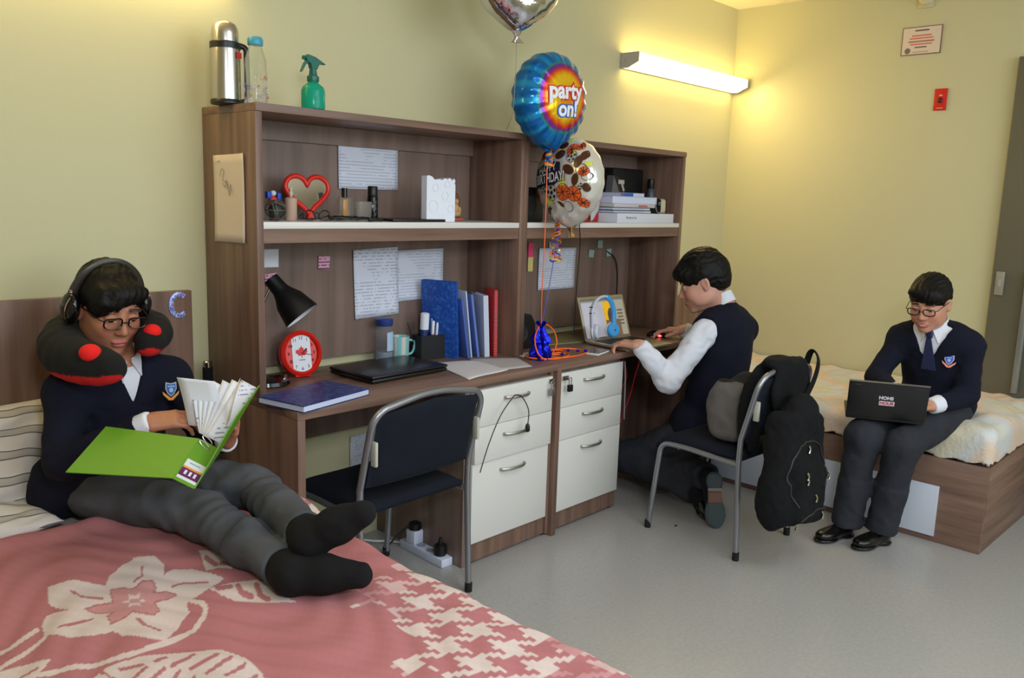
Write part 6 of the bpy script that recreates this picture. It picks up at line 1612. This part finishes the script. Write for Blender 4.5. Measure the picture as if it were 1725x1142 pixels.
for sh_, el, wr in ((J['SL'], EL, WL), (J['SR'], ER, WR)): s.cone(sh_+(el-sh_)*.12, el, .062, .058, k=.02); s.cone(el, el+(wr-el)*.5, .056, .045, k=.03); s.cap(el+(wr-el)*.4, el+(wr-el)*1.04, .046, .038, k=.02)
s.mod = lambda P, d: d+.0045*snoise(P, 24, 4)+.003*snoise(P, 52, 6)
skin('shirt', s, .0045, SHIRT, t)
collar(t, J, 1.08)
s = Sdf(.05); s.ell(V(2.135, -.71, .33), (.165, .125, .11), J['F'])
for a, b, c_ in ((hL, kL, aL), (hR, kR, aR)): s.cone(a, b, .095, .080, k=.03); s.cone(b, b+(c_-b)*.6, .078, .068, k=.03); s.cap(b+(c_-b)*.5, b+(c_-b)*.97, .068, .062, k=.02)
s.mod = lambda P, d: np.maximum(d+.006*snoise(P, 16, 2)+.003*snoise(P, 38, 3), .012-P[:, 2])
skin('trousers', s, .0055, TROUSER2, t)
LEA = mat('black_leather', (14, 13, 13), .22)
SOLE = mat('grey_sole', (66, 78, 84), .6)
def shoe(t, heel, toe, up, m=LEA, h=.0042, sole=SOLE, q=1.0, shaft=True, flat=False):
    """leather shoe: heel and toe of the sole, up = towards the ankle"""
    heel, toe = np.array(heel, float), np.array(toe, float); y = nrm(toe-heel); u = nrm(np.array(up)-y*(np.array(up)@y)); x = np.cross(y, u); L_ = np.linalg.norm(toe-heel); R_ = np.stack([x, y, u], 1)
    T = lambda a, b, c_: heel+R_@np.array((a, b*L_, c_))
    s = Sdf(.02); s.ell(T(0, .16, .035), (.034*q, .040*q, .036*q), R_); s.ell(T(0, .45, .030), (.034*q, .075*q, .034*q), R_); s.ell(T(0, .76, .024), (.042*q, .062*q, .027*q), R_)
    if shaft: s.cone(T(0, .20, .05), T(0, .16, .085), .036*q, .034*q)
    s.mod = lambda P, d: np.maximum(d, -((P-heel)@u)+.006)
    o = skin('shoe', s, h, m, t)
    s = Sdf(.012); s.ell(T(0, .76, .006), (.046*q, .070*q, .012), R_); s.box(T(0, .45, .006), (.028*q, .09*q, .006), .005, R_); s.ell(T(0, .14, .004), (.036*q, .042*q, .018), R_)
    s.mod = lambda P, d: np.maximum(d, -((P-heel)@u)-.008)
    so_ = skin('sole', s, h, sole, o if False else t)
    return o, so_, T, R_
o, so_, T, R_ = shoe(t, V(1.872, -.958, .240), V(1.845, -.998, .012), V(.80, .58, .2))
for a_, b_, c_ in ((kL, aL, tL), (kR, aR, tR)):
    s = Sdf(.02); u_ = nrm(a_-b_); s.cone(b_+u_*.10, b_, .042, .040); s.cone(b_, c_*.6+b_*.4, .040, .034)
    skin('sock', s, .0045, SOCK, t)
for nm, b0_, b1_, m_ in (('sole_waist', .34, .56, mat('sole_tan', (128, 92, 78), .6)), ('sole_strip', .27, .34, mat('sole_pale', (140, 134, 132), .6))):
    L_ = .228; s = Sdf(.003); s.box(T(0, (b0_+b1_)/2, -.001), (.030, (b1_-b0_)/2*.228, .0085), .003, R_); P_, Q_ = s.mesh(.003); mesh_np(nm, P_-np.array(t.location), Q_, m_, t)
shoe(t, V(1.990, -.780, .060), V(1.905, -.935, .010), V(0, .3, 1), sole=LEA, q=.85)

# ============ boy with a laptop sitting on the far bed
J = dict(F=frame((-1, .02, 0)), pel=V(2.61, -1.625, .585), chest=V(2.575, -1.62, .79), neck=V(2.515, -1.615, .925), SL=V(2.535, -1.752, .855), SR=V(2.530, -1.480, .858), head=V(2.455, -1.600, 1.034), hs=.95)
J['HF'] = frame((-.91, .02, -.34), (-.25, .02, 1))
t = thing('person', 'smiling boy in navy cardigan, tie and glasses using a laptop on the bed', 'person', (2.45, -1.62, 0))
ER, WR, EL, WL = V(2.41, -1.425, .690), V(2.285, -1.555, .655), V(2.505, -1.775, .655), V(2.325, -1.690, .618)
hR, kR, aR = V(2.56, -1.53, .555), V(2.155, -1.485, .475), V(2.185, -1.440, .085)
hL, kL, aL = V(2.56, -1.70, .555), V(2.190, -1.635, .462), V(2.225, -1.575, .085)
s = Sdf(.03); torso(s, J, -.006, .92); head(s, J)
for a, b, c_ in ((J['SL'], EL, WL), (J['SR'], ER, WR)): s.cone(a, b, .036, .030); s.cone(b, c_, .030, .021)
for a, b, c_ in ((hL, kL, aL), (hR, kR, aR)): s.cone(a, b, .062, .045); s.cone(b, c_, .044, .026)
hand(s, WL, handframe((-.9, .30, .05), (.0, -.1, 1)), 1, .86, (.4, .45, .45, .5), .06, (.3, .4))
hand(s, WR, handframe((-.92, -.30, .05), (.0, .1, 1)), -1, .86, (.4, .45, .45, .5), .06, (.3, .4))
hc = head_color(J, (196, 142, 116), (196, 104, 98))
def hc3(P):
    C = hc(P); L_ = (P-J['head'])@J['HF']/J['hs']; x, y, z = L_.T
    zz = z+.0655-.10*x**2*6; m = (y > .078) & (np.abs(x) < .017) & (np.abs(z+.0655-9*x**2) < .0028); C[m] = np.array(lin((214, 206, 196))); return C
skin('body', s, .0032, SKIN, t, hc3)
hair(t, J, HAIR, [((0, -.018, .042), (.086, .104, .094), .01), ((0, .062, .076), (.068, .040, .034), .02), ((.03, .055, .06), (.05, .045, .035), .02), ((0, -.07, -.01), (.062, .045, .055), .03)],
     [((0, .130, -.005), (.072, .072, .050), .008), ((0, .125, -.05), (.11, .085, .07), .01), ((0, .035, -.09), (.11, .10, .075), .01), ((.084, .004, -.014), (.03, .03, .038), .006), ((-.084, .004, -.014), (.03, .03, .038), .006)], .0025, 60)
glasses(J, t)
s = Sdf(.04); torso(s, J, .013, .95); s.ell(J['pel'], (.155, .125, .09), J['F'])
for sh_, el, wr in ((J['SR'], ER, WR), (J['SL'], EL, WL)): s.cone(sh_, el, .054, .048, k=.03); s.cap(el, el+(wr-el)*.86, .049, .036, k=.02)
s.add(vneck(J, -.155, .50, .02), J['neck']-.25, J['neck']+.25, .006, '-')
s.mod = lambda P, d: np.maximum(d+.0032*snoise(P, 19, 1)+.002*snoise(P, 44, 3), .50-P[:, 2])
skin('cardigan', s, .0048, SWEATER, t)
s = Sdf(.04); torso(s, J, .005, .94)
for el, wr in ((ER, WR), (EL, WL)): s.cap(el+(wr-el)*.75, el+(wr-el)*1.02, .038, .034, k=.004)
skin('shirt', s, .005, SHIRT, t)
collar(t, J, .95)
F = J['F']; n_ = J['neck']; ot = np.array(t.location)
dn = nrm(J['chest']-J['neck']); Yf = F[:, 1]; tb = MB()
def tie_pt(a, l, o): return tuple(n_+F[:, 0]*a+dn*l+Yf*o-ot)
kn_ = [(-.017, .012), (.017, .012), (.011, .046), (-.011, .046)]
v = [tie_pt(a, l, .073) for a, l in kn_]+[tie_pt(a*.8, l, .092) for a, l in kn_]
tb._add(v, [(0, 1, 2, 3), (7, 6, 5, 4), (0, 1, 5, 4), (1, 2, 6, 5), (2, 3, 7, 6), (3, 0, 4, 7)])
TIE = mat('navy_tie', (30, 40, 78), .55)
kt = tb.build('tie_knot', TIE, t, bev=.003)
tb = MB(); bl = [(-.010, .046), (.010, .046), (.031, .20), (-.031, .20)]
v = [tie_pt(a, l, .078+l*.22) for a, l in bl]+[tie_pt(a, l, .086+l*.22) for a, l in bl]
tb._add(v, [(0, 1, 2, 3), (7, 6, 5, 4), (0, 1, 5, 4), (1, 2, 6, 5), (2, 3, 7, 6), (3, 0, 4, 7)]); tb.build('tie_blade', TIE, t, bev=.001)
tb = MB(); bl = [(-.024, .165), (-.002, .147), (.001, .156), (-.021, .174)]
badge(t, V(2.462, -1.700, .800), (-1, -.12, .10), (0, 0, 1), .022, mat('crest_blue2', (70, 90, 200), .6), mat('crest_trim2', (200, 200, 224), .6), ribbon=(236, 150, 130))
s = Sdf(.05); s.ell(V(2.60, -1.62, .56), (.15, .13, .085), J['F'])
for a, b, c_ in ((hL, kL, aL), (hR, kR, aR)): s.cone(a, b, .084, .070, k=.03); s.cone(b, b+(c_-b)*.6, .068, .062, k=.03); s.cap(b+(c_-b)*.5, c_+V(0, 0, -.02), .062, .064, k=.02)
def fold3(P, d):
    return np.where(P[:, 0] > 2.44, np.maximum(d+.005*snoise(P, 15, 2), .492-P[:, 2]), d+.0045*snoise(P*np.array((1, 1, .45)), 26, 2)+.002*snoise(P, 45, 3))
s.mod = fold3
skin('trousers', s, .0048, TROUSER2, t)
for hx, tx in ((V(2.225, -1.447, .006), V(2.040, -1.385, .006)), (V(2.262, -1.590, .006), V(2.085, -1.530, .006))):
    o, so_, T, R_ = shoe(t, hx, tx, V(0, 0, 1), sole=LEA, h=.0042, q=.92)
    ls = MB()
    for k_ in range(3): ls.tube([tuple(T(-.016, .42+.09*k_, .058-.004*k_)-o_t) for o_t in [np.array(t.location)]]+[tuple(T(.016, .42+.09*k_, .058-.004*k_)-np.array(t.location))], .002, 6)
    ls.build('laces', mat('lace_black', (30, 30, 30), .5), t)
# laptop on his lap
th = math.atan2(-1.70+1.44, 2.17-2.055)
lp = thing('laptop', 'open black laptop with a small word sticker on the lap of the seated boy', 'laptop', (2.150, -1.565, .562), rot=(math.radians(4), 0, math.radians(-66)))
MB().box(-.150, .150, -.0, .205, -.006, .012, .005).build('base', BLACK, lp)
MB().box(-.14, .14, .03, .13, .0122, .0135).build('keyboard', mat('key_dark', (26, 26, 28), .5), lp)
MRl = Matrix.Translation((0, -.002, .008)) @ Matrix.Rotation(math.radians(14), 4, 'X')
ld = MB().box(-.151, .151, -.008, .0, .0, .168, .004).build('lid', mat('laptop_black', (20, 20, 22), .32), lp); ld.matrix_local = MRl
MB().box(-.151, .151, -.0088, .0008, .1682, .1702).build('lid_edge', mat('lid_edge_silver', (150, 150, 152), .3, .8), ld)
u, v_ = np.meshgrid(np.linspace(0, 1, 8), np.linspace(0, 1, 8), indexing='ij')
grid_mesh('screen', -.138+u*.276, np.full(u.shape, .0008), .014+v_*.145, screen_mat('laptop_screen_b', .4), ld, np.tile(np.array(lin((190, 200, 214))), (64, 1)))
WST = mat('sticker_white', (214, 214, 222), .5); RST = mat('sticker_red', (186, 60, 84), .5)
lo_ = text('sticker_lettering', 'HOHS', .020, WST, ld, (-.005, -.0086, .100), (PI/2, 0, 0), .0004, bold=.001)
bx_ = MB().box(-.030, .028, -.0092, -.0083, .066, .086).build('sticker', WST, ld)
text('sticker_lettering', 'HOUR', .0185, RST, bx_, (-.001, -.0094, .076), (PI/2, 0, 0), .0002, bold=.0008)
for sx in (-1, 1): MB().box(sx*.115-.012, sx*.115+.012, -.0088, -.0078, .152, .156).build('lid_mark', mat('lid_mark', (60, 50, 50), .5), ld)
